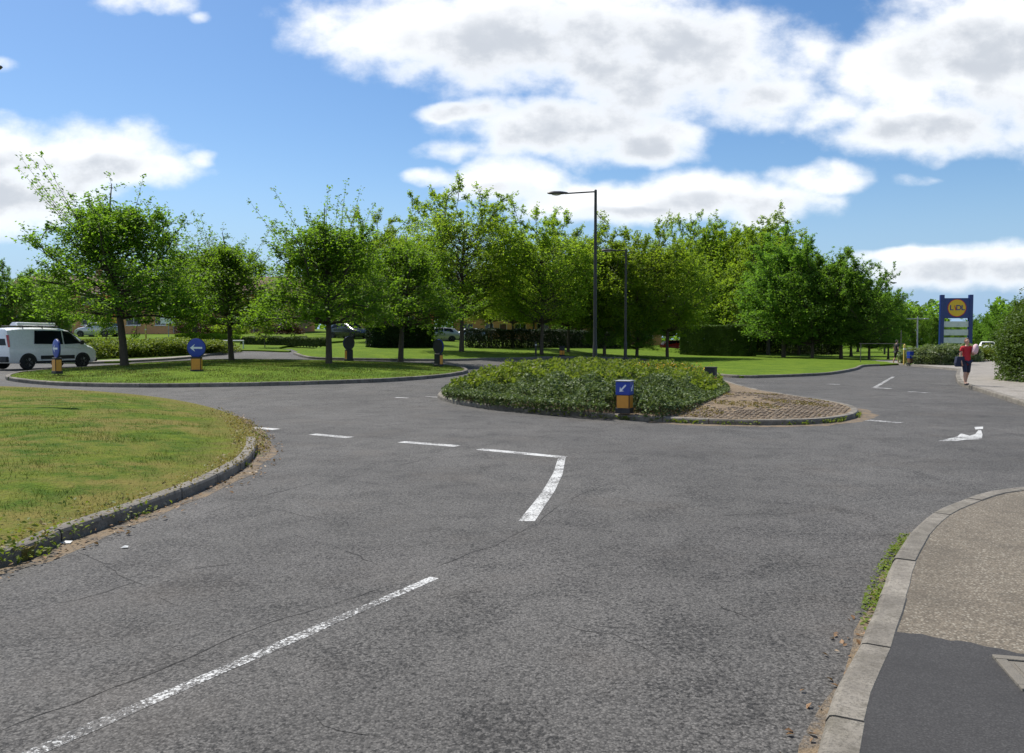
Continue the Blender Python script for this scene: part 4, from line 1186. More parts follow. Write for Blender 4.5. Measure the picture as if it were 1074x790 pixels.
# setts on the right half of the splitter island: rows of small stones, joined
def setts():
    rg = random.Random(5)
    lp = split_loop
    mb = MB()
    xs = np.arange(2.0, 8.2, 0.105); ys = np.arange(15.5, 23.0, 0.105)
    q = np.array([(x + (0.052 if j % 2 else 0), y) for j, y in enumerate(ys) for x in xs])
    q = q[inside(lp, q)]; d = edge_dist(lp, q); q = q[(d > 0.2)]; d = d[d > 0.2]
    for (x, y), dd in zip(q, d):
        x += rg.uniform(-.016, .016); y += rg.uniform(-.016, .016)
        # worn towards the middle, where soil and moss have covered them
        if dd > 1.1 and rg.random() < min(0.85, (dd - 1.1) * 0.9): continue
        w = 0.046 + rg.uniform(-.006, .004); l = 0.046 + rg.uniform(-.006, .004); z = T(x, y) + 0.10 + 0.10 * (1 - math.exp(-(dd / 1.5) ** 2)) + rg.uniform(-.006, .008)
        a = w * .78; c = l * .78
        mb.add([(x - w, y - l, z - .03), (x + w, y - l, z - .03), (x + w, y + l, z - .03), (x - w, y + l, z - .03), (x - a, y - c, z + .011), (x + a, y - c, z + .011), (x + a, y + c, z + .011), (x - a, y + c, z + .011)],
               [(4, 5, 6, 7), (0, 1, 5, 4), (1, 2, 6, 5), (2, 3, 7, 6), (3, 0, 4, 7)])
    o = mb.build('setts', M['sett_stone'], split); tag(o, kind='stuff')
    rgn = np.random.default_rng(6)
    # moss, dry grass between them
    n = 9000; c = np.stack([rgn.uniform(2.0, 8.0, n), rgn.uniform(16, 22.5, n)], 1)
    c = c[inside(lp, c)]; dd = edge_dist(lp, c); nz = np.sin(c[:, 0] * 2.1) * np.sin(c[:, 1] * 1.7 + c[:, 0])
    k = (dd > 0.25) & ((c[:, 0] < 4.0) | (nz > 0.25)) ; c = c[k]; dd = dd[k]
    z = np.array([T(*p_) for p_ in c]) + 0.12 + 0.1 * (1 - np.exp(-(dd / 1.5) ** 2))
    o = leaf_obj('dry_weeds', rgn, np.stack([c[:, 0], c[:, 1], z], 1), 0.045, 'leaf_straw', split, up=0.2); tag(o, kind='stuff')
setts()

# ------------------------------------------------------------------ grass blades
def blades(name, loop, dome, dome_w, base, n, hgt, wid, sel, seed, parent):
    rg = np.random.default_rng(seed)
    lp = np.asarray(loop); x0, y0 = lp.min(0); x1, y1 = lp.max(0)
    q = np.stack([rg.uniform(x0, x1, n * 3), rg.uniform(y0, y1, n * 3)], 1)
    q = q[sel(q, rg)]; q = q[inside(lp, q)][:n]
    dd = edge_dist(lp, q); k = dd > 0.10; q = q[k]; dd = dd[k]
    z = np.array([T(*p_) for p_ in q]) + base + dome * (1 - np.exp(-(dd / dome_w) ** 2)) - 0.008
    m2 = len(q); a = rg.uniform(0, 6.28, m2); h = hgt * rg.uniform(0.45, 1.4, m2) * (1 + 0.6 * (np.sin(q[:, 0] * 1.9) * np.sin(q[:, 1] * 2.3) > 0.3))
    w = wid * rg.uniform(0.7, 1.3, m2); ln = rg.normal(0, 0.45, (m2, 2)) * h[:, None]
    dx, dy = np.cos(a) * w / 2, np.sin(a) * w / 2
    V = np.stack([np.stack([q[:, 0] - dx, q[:, 1] - dy, z], 1), np.stack([q[:, 0] + dx, q[:, 1] + dy, z], 1), np.stack([q[:, 0] + ln[:, 0], q[:, 1] + ln[:, 1], z + h], 1)], 1).reshape(-1, 3)
    me = fast_mesh(name, V, np.arange(m2 * 3).reshape(-1, 3), M['grass_blade']); at = me.attributes.new('edge', 'FLOAT', 'POINT'); at.data.foreach_set('value', np.repeat(dd, 3).astype(np.float32))
    o = link(bpy.data.objects.new(name, me), parent); tag(o, kind='stuff')
inview = lambda q: (np.abs(q[:, 0]) < q[:, 1] * 0.68 + 0.5)
blades('grass', verge_loop, 0.20, 1.8, 0.085, 230000, 0.030, 0.008, lambda q, rg: inview(q) & (rg.random(len(q)) < np.clip((11.0 / np.maximum(q[:, 1], 4)) ** 2, 0, 1)), 1, verge)
blades('grass', island_loop, 0.14, 3.0, 0.10, 70000, 0.035, 0.02, lambda q, rg: inview(q), 2, island)

def scatter_line(name, line, side, lo, hi, n, size, mat, zr, seed, bunch=None):
    rg = np.random.default_rng(seed); line = np.asarray(line)
    L = np.concatenate([[0], np.cumsum(np.linalg.norm(np.diff(line, axis=0), axis=1))])
    s = rg.uniform(0, L[-1], n)
    if bunch is not None: s = (np.repeat(rg.uniform(0, L[-1], bunch), n // bunch + 1)[:n] + rg.normal(0, 0.10, n)).clip(0, L[-1])
    px = np.interp(s, L, line[:, 0]); py = np.interp(s, L, line[:, 1])
    tx = np.interp(s + .1, L, line[:, 0]) - np.interp(s - .1, L, line[:, 0]); ty = np.interp(s + .1, L, line[:, 1]) - np.interp(s - .1, L, line[:, 1])
    l = np.hypot(tx, ty) + 1e-9; off = (lo + (hi - lo) * rg.random(n) ** 1.6) * side
    x = px - ty / l * off; y = py + tx / l * off
    z = rg.uniform(*zr, n) + np.array([T(a, b_) for a, b_ in zip(x, y)])
    o = leaf_obj(name, rg, np.stack([x, y, z], 1), size, mat, road, up=1.2 if zr[1] < .05 else 0.5); tag(o, kind='stuff')
scatter_line('leaf_litter', vl, -1, 0.01, 0.40, 480, 0.045, 'leaf_dead', (0.008, 0.03), 3)
scatter_line('gutter_weeds', vl, -1, 0.0, 0.12, 260, 0.05, 'leaf_weed', (0.01, 0.07), 4, 26)
kr = np.array([q for q in nr_front if 3.6 < q[1] < 7.2 and q[0] < 3.6])
kw = np.array([q for q in nr_front if 4.45 < q[1] < 6.6 and q[0] < 3.4])
scatter_line('gutter_weeds', kw, 1, 0.0, 0.13, 900, 0.032, 'leaf_weed', (0.006, 0.045), 5, 40)
scatter_line('leaf_litter', np.array([q for q in nr_front if 2.0 < q[1] < 4.8]), 1, 0.0, 0.2, 70, 0.035, 'leaf_dead', (0.006, 0.015), 6)
scatter_line('gutter_weeds', np.array([q for q in split_loop if q[0] > -1.5 and q[1] < 18.6]), -1, 0.0, 0.1, 500, 0.06, 'leaf_weed', (0.01, 0.08), 9, 40)
vw = np.array([q for q in verge_loop[:60] if -8 < q[0] < -3.2 and q[1] < 8])
scatter_line('verge_weeds', vw, 1, -0.15, 0.7, 1300, 0.042, 'leaf_weed', (0.05, 0.17), 7, 40)
tipl = np.array([q for q in verge_loop if 11.2 < q[1] < 16.5 and q[0] > -7])
scatter_line('dry_weeds', tipl, -1, -0.25, 0.22, 1500, 0.045, 'leaf_straw', (0.004, 0.10), 12)
scatter_line('dry_weeds', vl, 1, -0.02, 0.35, 1500, 0.04, 'leaf_straw', (0.09, 0.15), 13)

# utility cover in the near pavement
ux, uy = P(1098, 710, .12)
uc = empty('utility_cover', (ux, uy, 0.12), R(-14), 'small concrete framed utility cover at the edge of the dark tarmac', 'utility cover')
mb = MB(); w, l = 0.165, 0.20
mb.box(-w, w, -l, -l + .05, -.02, .014).box(-w, w, l - .05, l, -.02, .014).box(-w, -w + .05, -l + .052, l - .052, -.02, .013).box(w - .05, w, -l + .052, l - .052, -.02, .013)
mb.build('frame', M['cover_concrete'], uc, 0.004)
mb = MB(); mb.box(-w + .055, w - .055, -l + .055, l - .055, -.02, .006)
for k in range(3): mb.box(-w + .07 + k * .07, -w + .10 + k * .07, -l + .08, l - .08, .0055, .010)
mb.build('lid', M['cover_concrete'], uc)

# ------------------------------------------------------------------ street lamps
def street_lamp(px, base, hgt, arm, ang, label, d=None, xy=None, mat='lamp_column', tilt=0.05):
    x, y = xy if xy else (P(px, base) if d is None else D(px, d))
    e = empty('street_lamp', (x, y, T(x, y) + 0.08), ang, label, 'street lamp', 'street lamps')
    mb = MB()
    mb.lathe([(0.105, -0.1), (0.105, 1.15), (0.085, 1.22), (0.080, 2.0), (0.060, hgt - .1), (0.060, hgt), (0.035, hgt + .03)], 12)
    mb.build('column', M[mat], e, smooth=True)
    mb = MB(); mb.box(-.06, .06, -0.112, -0.100, 0.35, 0.95); mb.build('access_door', M[mat], e, 0.004)
    mb = MB(); mb.tube([(0, 0, hgt - .06), (-arm * .5, 0, hgt - .06 + tilt * .0 - .03 * arm), (-arm, 0, hgt - .06 - .06 * arm)], 0.032, 8)
    mb.build('bracket_arm', M[mat], e, smooth=True)
    zz_ = hgt - .06 - .06 * arm
    h = MB()
    prof = [(-arm + .12, .05, .04), (-arm, .08, .06), (-arm - .2, .13, .085), (-arm - .48, .15, .085), (-arm - .70, .12, .06), (-arm - .78, .05, .02)]
    for (xx, w, t_) in prof:
        for k in range(10):
            q = 2 * math.pi * k / 10
            h.v.append((xx, w * math.cos(q), zz_ + t_ * max(-0.55, math.sin(q)) + .02))
    for i in range(len(prof) - 1):
        for k in range(10): h.f.append((i * 10 + k, i * 10 + (k + 1) % 10, (i + 1) * 10 + (k + 1) % 10, (i + 1) * 10 + k))
    h.f.append(tuple(range(10))); h.f.append(tuple(range((len(prof) - 1) * 10, len(prof) * 10)))
    hd = h.build('lantern', M['lamp_head'], e, smooth=True)
    mb = MB(); mb.lathe([(0.03, -.06), (.10, -.035), (.12, 0)], 12, (0, 0, 0)); 
    mb.v = [(a * 1.8 - arm - .38, b_, c_ + zz_ - .028) for a, b_, c_ in mb.v]
    mb.build('lens', M['lamp_lens'], hd, smooth=True)
    return e
street_lamp(624, 396, 8.0, 1.35, 0.0, 'tall dark street lamp rising from the splitter island hedge', d=36)
street_lamp(656, 0, 6.9, 0.75, 0.05, 'shorter looking dark street lamp just right of the tall one', d=50)
street_lamp(0, 0, 8.1, 1.4, R(180), 'street lamp at the left edge with only its lantern tip in view', xy=(-14.2, 19.4))
street_lamp(928, 0, 7.9, 0.6, R(195), 'street lamp whose lantern pokes out of the dark trees on the right', d=90)

def twin_lamp(px, d, top, label):
    x, y = D(px, d); hgt = CAM_H + (HOR - top) / FPX * d - T(x, y)
    e = empty('car_park_lamp', (x, y, T(x, y)), 0, label, 'street lamp')
    MB().lathe([(0.09, 0), (0.085, 1.2), (0.06, 1.3), (0.045, hgt), (.02, hgt + .05)], 10).build('column', M['galvanised'], e, smooth=True)
    MB().tube([(-.62, 0, hgt - .12), (.62, 0, hgt - .12)], 0.03, 8).build('crossarm', M['galvanised'], e, smooth=True)
    for s in (-1, 1):
        MB().prism([(-.2, -.03), (.2, -.03), (.16, .05), (-.16, .05)], -.1, .1).build('lantern', M['galvanised'], e, 0.02, loc=(s * .66, 0, hgt - .12))
twin_lamp(962, 62, 333, 'far galvanised lamp with two heads, left of the blue sign')

# height barrier over the lane
bx0 = D(903, 54); bx1 = D(949, 54)
hb = empty('height_barrier', (bx0[0], bx0[1], 0), 0, 'thin height barrier frame beside the dark trees on the retail road', 'barrier')
W = bx1[0] - bx0[0]
for xx in (0.0, W - .25):
    MB().tube([(xx, 0, 0), (xx, 0, 2.25 if xx > 0 else 1.4)], 0.028, 8).build('post', M['iron'], hb, smooth=True)
MB().tube([(-0.1, 0, 1.36), (W, 0, 1.36)], 0.02, 8).build('crossbar', M['iron'], hb, smooth=True)

# ------------------------------------------------------------------ bollards
def arrow_pts(L, w, hw, hl):
    return [(-L / 2, 0), (-L / 2 + hl, hw), (-L / 2 + hl * 0.72, w / 2), (L / 2, w / 2), (L / 2, -w / 2), (-L / 2 + hl * .72, -w / 2), (-L / 2 + hl, -hw)]

def bollard_base(e, w=0.40, h0=0.10, h1=0.56, dep=0.30, blk='bollard_black', dark=False, amber='bollard_amber'):
    MB().box(-w / 2 - .015, w / 2 + .015, -dep / 2 - .015, dep / 2 + .015, 0, h0 + .03).build('base', M[blk], e, 0.012)
    MB().box(-w / 2 + .012, w / 2 - .012, -dep / 2 + .012, dep / 2 - .012, h0, h1).build('core', M[blk], e)
    MB().box(-w / 2 + .03, w / 2 - .03, -dep / 2, -dep / 2 + .011, h0 + .03, h1 - .01).build('amber_panel', M[amber], e, 0.004)
    if not dark: MB().box(-w / 2 + .03, w / 2 - .03, dep / 2 - .011, dep / 2, h0 + .03, h1 - .01).build('amber_panel', M[amber], e, 0.004)
    for s in (-1, 1):
        x0, x1 = (-w / 2, -w / 2 + .011) if s < 0 else (w / 2 - .011, w / 2)
        MB().box(x0, x1, -dep / 2 + .03, dep / 2 - .03, h0 + .03, h1 - .01).build('amber_panel', M[amber], e, 0.004)

def disc_bollard(px, py, rz, label, dark=False):
    x, y = P(px, py, .14)
    e = empty('disc_bollard', (x, y, T(x, y) + 0.17), rz, label, 'bollard', 'roundabout bollards'); e.scale = (0.88, 0.88, 0.92)
    bollard_base(e, 0.42, 0.08, 0.56, 0.26, dark=dark)
    MB().box(-.20, .20, -.125, .125, .557, .63).build('shoulder', M['bollard_black'], e, 0.02)
    dsk = MB().lathe([(0.30, -0.05), (0.365, -0.035), (0.375, 0.0), (0.365, 0.035), (0.30, 0.05)], 32, (0, 0, 0.98), 'y').build('sign_disc', M['sign_blue'], e, smooth=True)
    MB().lathe([(0.372, -.012), (0.392, -.010), (0.392, .010), (0.372, .012)], 32, (0, 0, 0.98), 'y').build('rim', M['bollard_black'], dsk, smooth=True)
    a = [(q[0], q[1] + .98) for q in arrow_pts(.50, .075, .15, .20)]
    MB().prism(a, -0.056, -0.051).build('arrow', M['sign_white'], dsk)
    MB().lathe([(0.36 if dark else 0.29, 0.051), (0.36 if dark else 0.29, 0.056)], 28, (0, 0, .98), 'y').build('back_plate', M['bollard_black'], dsk)
    return e
disc_bollard(206.5, 391.5, 0.08, 'blue round arrow bollard facing the viewer on the roundabout lawn')
disc_bollard(60, 393, R(-42), 'round arrow bollard turned edge on, standing in front of the white van')
disc_bollard(460, 385, R(140), 'dark backed arrow bollard at the right end of the roundabout lawn', True)
disc_bollard(366, 379.3, R(225), 'dark backed arrow bollard between the two middle lawn trees', True)

def box_bollard(x, y, rz, label, z=None, blue=True, w=0.40, hh=0.86, amber='bollard_amber'):
    e = empty('box_bollard', (x, y, (T(x, y) + 0.10) if z is None else z), rz, label, 'bollard', 'box bollards')
    if w <= .4: e.scale = (0.73, 0.73, 0.76)
    bollard_base(e, w, 0.12, 0.50, 0.34, amber=amber)
    top = MB().box(-w / 2 - .01, w / 2 + .01, -.18, .18, .503, hh).build('sign_box', M['sign_blue' if blue else 'bollard_black'], e, 0.015)
    MB().box(-w / 2 - .03, w / 2 + .03, -.20, .20, hh + .001, hh + .035).build('cap', M['galvanised' if blue else 'bollard_black'], e, 0.012)
    if blue:
        ca, sa = math.cos(R(45)), math.sin(R(45)); zc = (.503 + hh) / 2
        a = [(q[0] * ca - q[1] * sa, q[0] * sa + q[1] * ca + zc) for q in arrow_pts(.26, .045, .085, .11)]
        MB().prism(a, -.187, -.181).build('arrow', M['sign_white'], top)
        a2 = [(q[0] * ca - q[1] * sa, q[0] * sa + q[1] * ca + zc) for q in arrow_pts(.22, .045, .075, .10)]
        MB().prism(a2, w / 2 + .0105, w / 2 + .017, 'yz').build('arrow', M['sign_white'], top)
    return e
bp = P(655, 435.0, 0.1)
box_bollard(bp[0], bp[1], R(-26), 'blue keep left bollard with amber lower panels in front of the island hedge', z=0.13)
bp = D(746, 24.5)
box_bollard(bp[0], bp[1], R(150), 'dark topped bollard behind the right end of the island hedge', z=0.14, blue=False)
bp = P(590, 376)
box_bollard(bp[0], bp[1] + .6, R(60), 'small amber bollard on the verge left of the tall lamp post', blue=False, w=0.38)
bp = D(955, 50)
box_bollard(bp[0], bp[1], R(100), 'blue topped brown bollard beside the pale shrubs on the retail road', blue=True, w=0.40, hh=1.06, amber='post_brown')

def marker_post(px, py, h, mat, label, d=None):
    x, y = P(px, py) if d is None else D(px, d)
    e = empty('marker_post', (x, y, T(x, y) + 0.06), 0, label, 'post')
    MB().prism([(-.06, 0), (.06, 0), (.06, h - .08), (0, h), (-.06, h - .08)], -.05, .05).build('shaft', M[mat], e, 0.008)
    MB().box(-.062, .062, -.054, .054, h * .72, h * .80).build('reflector_band', M['bollard_white'], e, 0.002)
marker_post(562, 375.3, 1.0, 'lamp_column', 'short dark post on the shaded verge under the pale trees')
marker_post(153, 0, 1.3, 'post_yellow', 'pale yellow post behind the yellow green shrub bed', d=66)
marker_post(949, 0, 1.3, 'post_yellow', 'pale yellow post beside the brown bollard', d=51)

# small direction sign in front of the houses
sx, sy = D(177, 64)
sg = empty('direction_sign', (sx, sy, T(sx, sy)), 0.1, 'small white sign board on a thin pole near the brick house', 'sign')
MB().tube([(0, 0, 0), (0, 0, 2.3)], .035, 8).build('pole', M['galvanised'], sg, smooth=True)
MB().box(-.55, .55, -.075, -.045, 1.55, 2.25).build('board', M['sign_white'], sg, .01)
for z_ in (1.75, 2.05): MB().box(-.4, .4, -.045, -.036, z_ - .03, z_ + .03).build('bracket', M['galvanised'], sg)
# low white rail on the lawn
sx, sy = P(244, 367)
rl = empty('low_rail', (sx, sy, T(sx, sy) + .08), 0.05, 'low pale rail on the house lawn behind the small spreading tree', 'rail')
for xx in (-.7, .7): MB().tube([(xx, 0, 0), (xx, 0, .55)], .04, 8).build('post', M['bollard_white'], rl, smooth=True)
MB().tube([(-.75, 0, .52), (.75, 0, .52)], .04, 8).build('bar', M['bollard_white'], rl, smooth=True)

# ------------------------------------------------------------------ retail totem sign
def text_mesh(body, size, depth):
    cu = bpy.data.curves.new('lettering', 'FONT'); cu.body = body; cu.size = size; cu.extrude = depth; cu.align_x = 'CENTER'; cu.align_y = 'CENTER'; cu.offset = size * 0.018
    o = bpy.data.objects.new('lettering', cu); COL.objects.link(o)
    dg = bpy.context.evaluated_depsgraph_get()
    me = bpy.data.meshes.new_from_object(o.evaluated_get(dg)); bpy.data.objects.remove(o)
    return me
tx_, ty_ = D(1002, 70)
tot = empty('retail_totem', (tx_, ty_, T(tx_, ty_)), R(-6), 'tall blue sign with a yellow disc above three pale panels', 'sign')
S = 70 / FPX
zt = CAM_H + (HOR - 309.5) * S
Wd = 28.5 * S / 2
for s in (-1, 1):
    MB().box(s * Wd - .16, s * Wd + .16, -.16, .16, 0, zt).build('post', M['totem_blue'], tot, 0.02)
z1 = CAM_H + (HOR - 313) * S; z0 = CAM_H + (HOR - 334) * S
pan = MB().box(-Wd + .162, Wd - .162, -.14, .14, z0, z1).build('logo_panel', M['totem_blue'], tot, 0.01)
zc = (z0 + z1) / 2 + .02; rr = 9.3 * S
MB().lathe([(rr, -.142), (rr, -.155), (rr * .93, -.160), (rr * .92, -.142)], 40, (0, 0, zc), 'y').build('red_ring', M['totem_red'], pan, smooth=False)
MB().lathe([(rr * .925, -.141), (rr * .925, -.163)], 40, (0, 0, zc), 'y').build('yellow_disc', M['totem_yellow'], pan)
for ch, dx, mt, rot in (('L', -.46, 'totem_blue', 0), ('i', -.14, 'totem_red', -0.25), ('D', .14, 'totem_blue', 0), ('L', .50, 'totem_blue', 0)):
    me = text_mesh(ch, 0.62, 0.006); me.materials.append(M[mt])
    o = link(bpy.data.objects.new('letter', me), pan); o.location = (dx * 0.98, -.170, zc); o.rotation_euler = (math.pi / 2, rot, 0)
for (ya, yb) in ((337.2, 343.2), (345.8, 351.8), (354.2, 360.2)):
    MB().box(-Wd + .165, Wd - .165, -.09, .09, CAM_H + (HOR - yb) * S, CAM_H + (HOR - ya) * S).build('tenant_panel', M['totem_grey'], tot, 0.012)

# ------------------------------------------------------------------ vehicles
def loft(stations, nseg=None):
    """closed body skin from cross sections (x, [(y, z) ... right half from floor to roof centre])"""
    mb = MB(); k = len(stations[0][1])
    for (x, sec) in stations:
        for (y, z) in sec: mb.v.append((x, y, z))
        for (y, z) in sec[::-1]: mb.v.append((x, -y, z))
    n = 2 * k
    for i in range(len(stations) - 1):
        for j in range(n):
            mb.f.append((i * n + j, i * n + (j + 1) % n, (i + 1) * n + (j + 1) % n, (i + 1) * n + j))
    mb.f.append(tuple(range(n))); mb.f.append(tuple(range((len(stations) - 1) * n, len(stations) * n)))
    return mb

def wheel(e, x, y, r, w=0.20):
    s = 1 if y > 0 else -1
    wd = MB().lathe([(r * .62, -w / 2), (r * .94, -w / 2), (r, -w / 2 + .03), (r, w / 2 - .03), (r * .94, w / 2), (r * .62, w / 2)], 24, (0, 0, 0), 'y').build('wheel', M['tyre'], e, smooth=True, loc=(x, y, r))
    MB().lathe([(r * .61, s * w * .30), (r * .60, s * w * .46), (r * .45, s * w * .40), (r * .2, s * w * .38), (r * .16, s * w * .48), (.01, s * w * .48)], 20, (0, 0, 0), 'y').build('rim', M['rim'], wd, smooth=True)
    mb = MB()
    for k in range(5):
        a = k * 2 * math.pi / 5; c, s_ = math.cos(a), math.sin(a)
        p_ = [(r * .2, -.035), (r * .56, -.055), (r * .56, .055), (r * .2, .035)]
        q = [(u_ * c - v_ * s_, u_ * s_ + v_ * c) for u_, v_ in p_]
        mb.prism(q, s * w * .44, s * w * .50)
    mb.build('spokes', M['rim'], wd)

def quad_panel(name, pts, mat, parent, th=0.012, out=(0, -1, 0)):
    o = Vector(out).normalized() * th; n = len(pts)
    mb = MB(); vs = [Vector(p_) for p_ in pts]
    mb.add([tuple(v_ - o * .6) for v_ in vs] + [tuple(v_ + o * .4) for v_ in vs], [tuple(range(n)), tuple(range(n, 2 * n))] + [(i, (i + 1) % n, (i + 1) % n + n, i + n) for i in range(n)])
    return mb.build(name, M[mat], parent)

def van(x, y, rz, label):
    e = empty('panel_van', (x, y, T(x, y) + 0.01), rz, label, 'van')
    #  x, floor z, half width low, belt z, half width belt, roof z, half width roof
    st = []
    prof = [(-2.20, .42, .80, .98, .83, 1.66, .66), (-2.16, .30, .88, 1.0, .90, 1.76, .74), (-1.6, .26, .90, 1.02, .915, 1.83, .76), (-0.6, .25, .90, 1.04, .915, 1.85, .77), (0.35, .25, .90, 1.05, .91, 1.83, .75),
            (0.80, .25, .90, 1.05, .905, 1.72, .70), (1.20, .25, .90, 1.05, .90, 1.47, .68), (1.55, .25, .90, 1.02, .89, 1.20, .69), (1.62, .25, .90, .98, .885, 1.10, .72), (1.95, .27, .86, .88, .85, .99, .66), (2.14, .30, .76, .74, .76, .84, .58), (2.22, .40, .60, .60, .62, .66, .50)]
    for (px_, fz, lw, bz, bw, rz_, rw) in prof:
        st.append((px_, [(lw * .92, fz), (lw, fz + .10), (bw, (fz + bz) / 2 + .05), (bw, bz), (bw * .4 + rw * .6, bz + (rz_ - bz) * .62), (rw, bz + (rz_ - bz) * .90), (rw * .86, rz_ - .02 * (rz_ - bz)), (0.0001, rz_)]))
    body = loft(st).build('body', M['car_white'], e, smooth=True)
    def side_y(xx, z):
        for i in range(len(prof) - 1):
            if prof[i][0] <= xx <= prof[i + 1][0]: break
        q = (xx - prof[i][0]) / (prof[i + 1][0] - prof[i][0]); A, B = st[i][1], st[i + 1][1]
        pts = [((a[0] + (b_[0] - a[0]) * q), (a[1] + (b_[1] - a[1]) * q)) for a, b_ in zip(A, B)]
        for k in range(len(pts) - 1):
            if pts[k][1] <= z <= pts[k + 1][1] + 1e-6:
                r_ = (z - pts[k][1]) / (pts[k + 1][1] - pts[k][1] + 1e-9); return pts[k][0] + (pts[k + 1][0] - pts[k][0]) * r_
        return pts[-3][0]
    for s in (-1, 1):
        def sp(xz, ex=.028): return [(a, s * (side_y(a, b_) + ex), b_) for a, b_ in xz]
        out = (0, s, .25)
        g = quad_panel('side_window', sp([(0.40, 1.10), (1.30, 1.13), (1.05, 1.46), (0.72, 1.68), (0.40, 1.70)]), 'car_glass', e, .014, out)
        quad_panel('side_window', sp([(-1.05, 1.12), (0.32, 1.10), (0.32, 1.70), (-0.95, 1.70)]), 'car_glass', e, .014, out)
        quad_panel('side_moulding', sp([(-0.75, .44), (0.90, .44), (0.90, .60), (-0.75, .60)], .012), 'car_trim', e, .03, out)
        quad_panel('sill_trim', sp([(-0.95, .27), (1.0, .27), (1.0, .36), (-0.95, .36)], .010), 'car_trim', e, .02, out)
        quad_panel('door_seam', sp([(0.335, .38), (0.345, .38), (0.345, 1.70), (0.335, 1.70)], .004), 'car_trim', e, .006, out)
        quad_panel('door_seam', sp([(-0.70, .38), (-0.69, .38), (-0.69, 1.70), (-0.70, 1.70)], .004), 'car_trim', e, .006, out)
        quad_panel('door_handle', sp([(0.44, .96), (0.62, .96), (0.62, 1.0), (0.44, 1.0)], .02), 'car_white', e, .03, out)
        mr = MB().box(1.16, 1.32, s * .95 - .10 * (s < 0), s * .95 + .10 * (s > 0), 1.08, 1.28).build('mirror', M['car_trim'], e, .03)
        # wheel arches and wheels
        for wx in (-1.33, 1.33):
            n = 14; a = [(wx + .40 * math.cos(math.pi * k / n), .32 + .40 * math.sin(math.pi * k / n)) for k in range(n + 1)]
            quad_panel('wheel_arch', [(q[0], s * (side_y(q[0], max(.36, q[1])) + .010), q[1]) for q in a], 'car_trim', e, .02, (0, s, 0))
            wheel(e, wx, s * .83, .325)
        quad_panel('tail_light', [(-2.19, s * .86, .98), (-2.14, s * .915, .98), (-2.14, s * .84, 1.50), (-2.19, s * .75, 1.50)], 'lens_red', e, .03, (-1, s * .6, 0))
        quad_panel('headlight', [(1.93, s * .80, .74), (2.13, s * .66, .72), (2.06, s * .66, .86), (1.72, s * .84, .98)], 'lens_clear', e, .03, (1, s * .8, .4))
        quad_panel('rear_window', [(-2.205, s * .06, 1.06), (-2.205, s * .74, 1.06), (-2.175, s * .64, 1.56), (-2.175, s * .06, 1.56)], 'car_glass', e, .03, (-1, 0, .05))
    MB().box(-2.30, -2.10, -.86, .86, .34, .58).build('rear_bumper', M['car_trim'], e, .04)
    MB().box(2.02, 2.26, -.72, .72, .28, .46).build('front_bumper', M['car_trim'], e, .04)
    quad_panel('number_plate', [(-2.215, -.26, .66), (-2.215, .26, .66), (-2.215, .26, .77), (-2.215, -.26, .77)], 'post_yellow', e, .02, (-1, 0, 0))
    quad_panel('windscreen', [(0.86, -.62, 1.70), (1.54, -.63, 1.22), (1.54, .63, 1.22), (0.86, .62, 1.70)], 'car_glass', e, .05, (.6, 0, .8))
    # roof bars
    rk = empty('roof_rack', (0, 0, 0)); rk.parent = e
    for xx in (-1.4, -.5, .3):
        MB().tube([(xx, -.70, 1.80), (xx, -.70, 1.90), (xx, .70, 1.90), (xx, .70, 1.80)], .02, 6).build('bar', M['car_trim'], rk)
    # things lying on the rack: a long pipe tube and a box
    lx = MB().lathe([(.06, -1.5), (.07, -1.46), (.07, 0.25), (.06, 0.3)], 14, (0, -.42, 1.985), 'x').build('pipe_tube', M['car_white'], None, smooth=True)
    lx.matrix_world = Matrix.Translation((x, y, T(x, y) + .01)) @ Matrix.Rotation(rz, 4, 'Z'); tag(lx, 'long pale pipe tube tied on the van roof rack', 'tube')
    bxm = MB().prism([(-1.15, 1.925), (.05, 1.925), (-.08, 2.06), (-1.02, 2.08)], .02, .58).build('roof_box', M['car_silver'], None, .03)
    bxm.matrix_world = lx.matrix_world.copy(); tag(bxm, 'low pale box on the far side of the van roof rack', 'roof box')
    return e
vx, vy = P(40, 390.5)
van(vx - 2.05, vy + 3.9, R(66), 'white panel van with a loaded roof rack driving away round the roundabout')

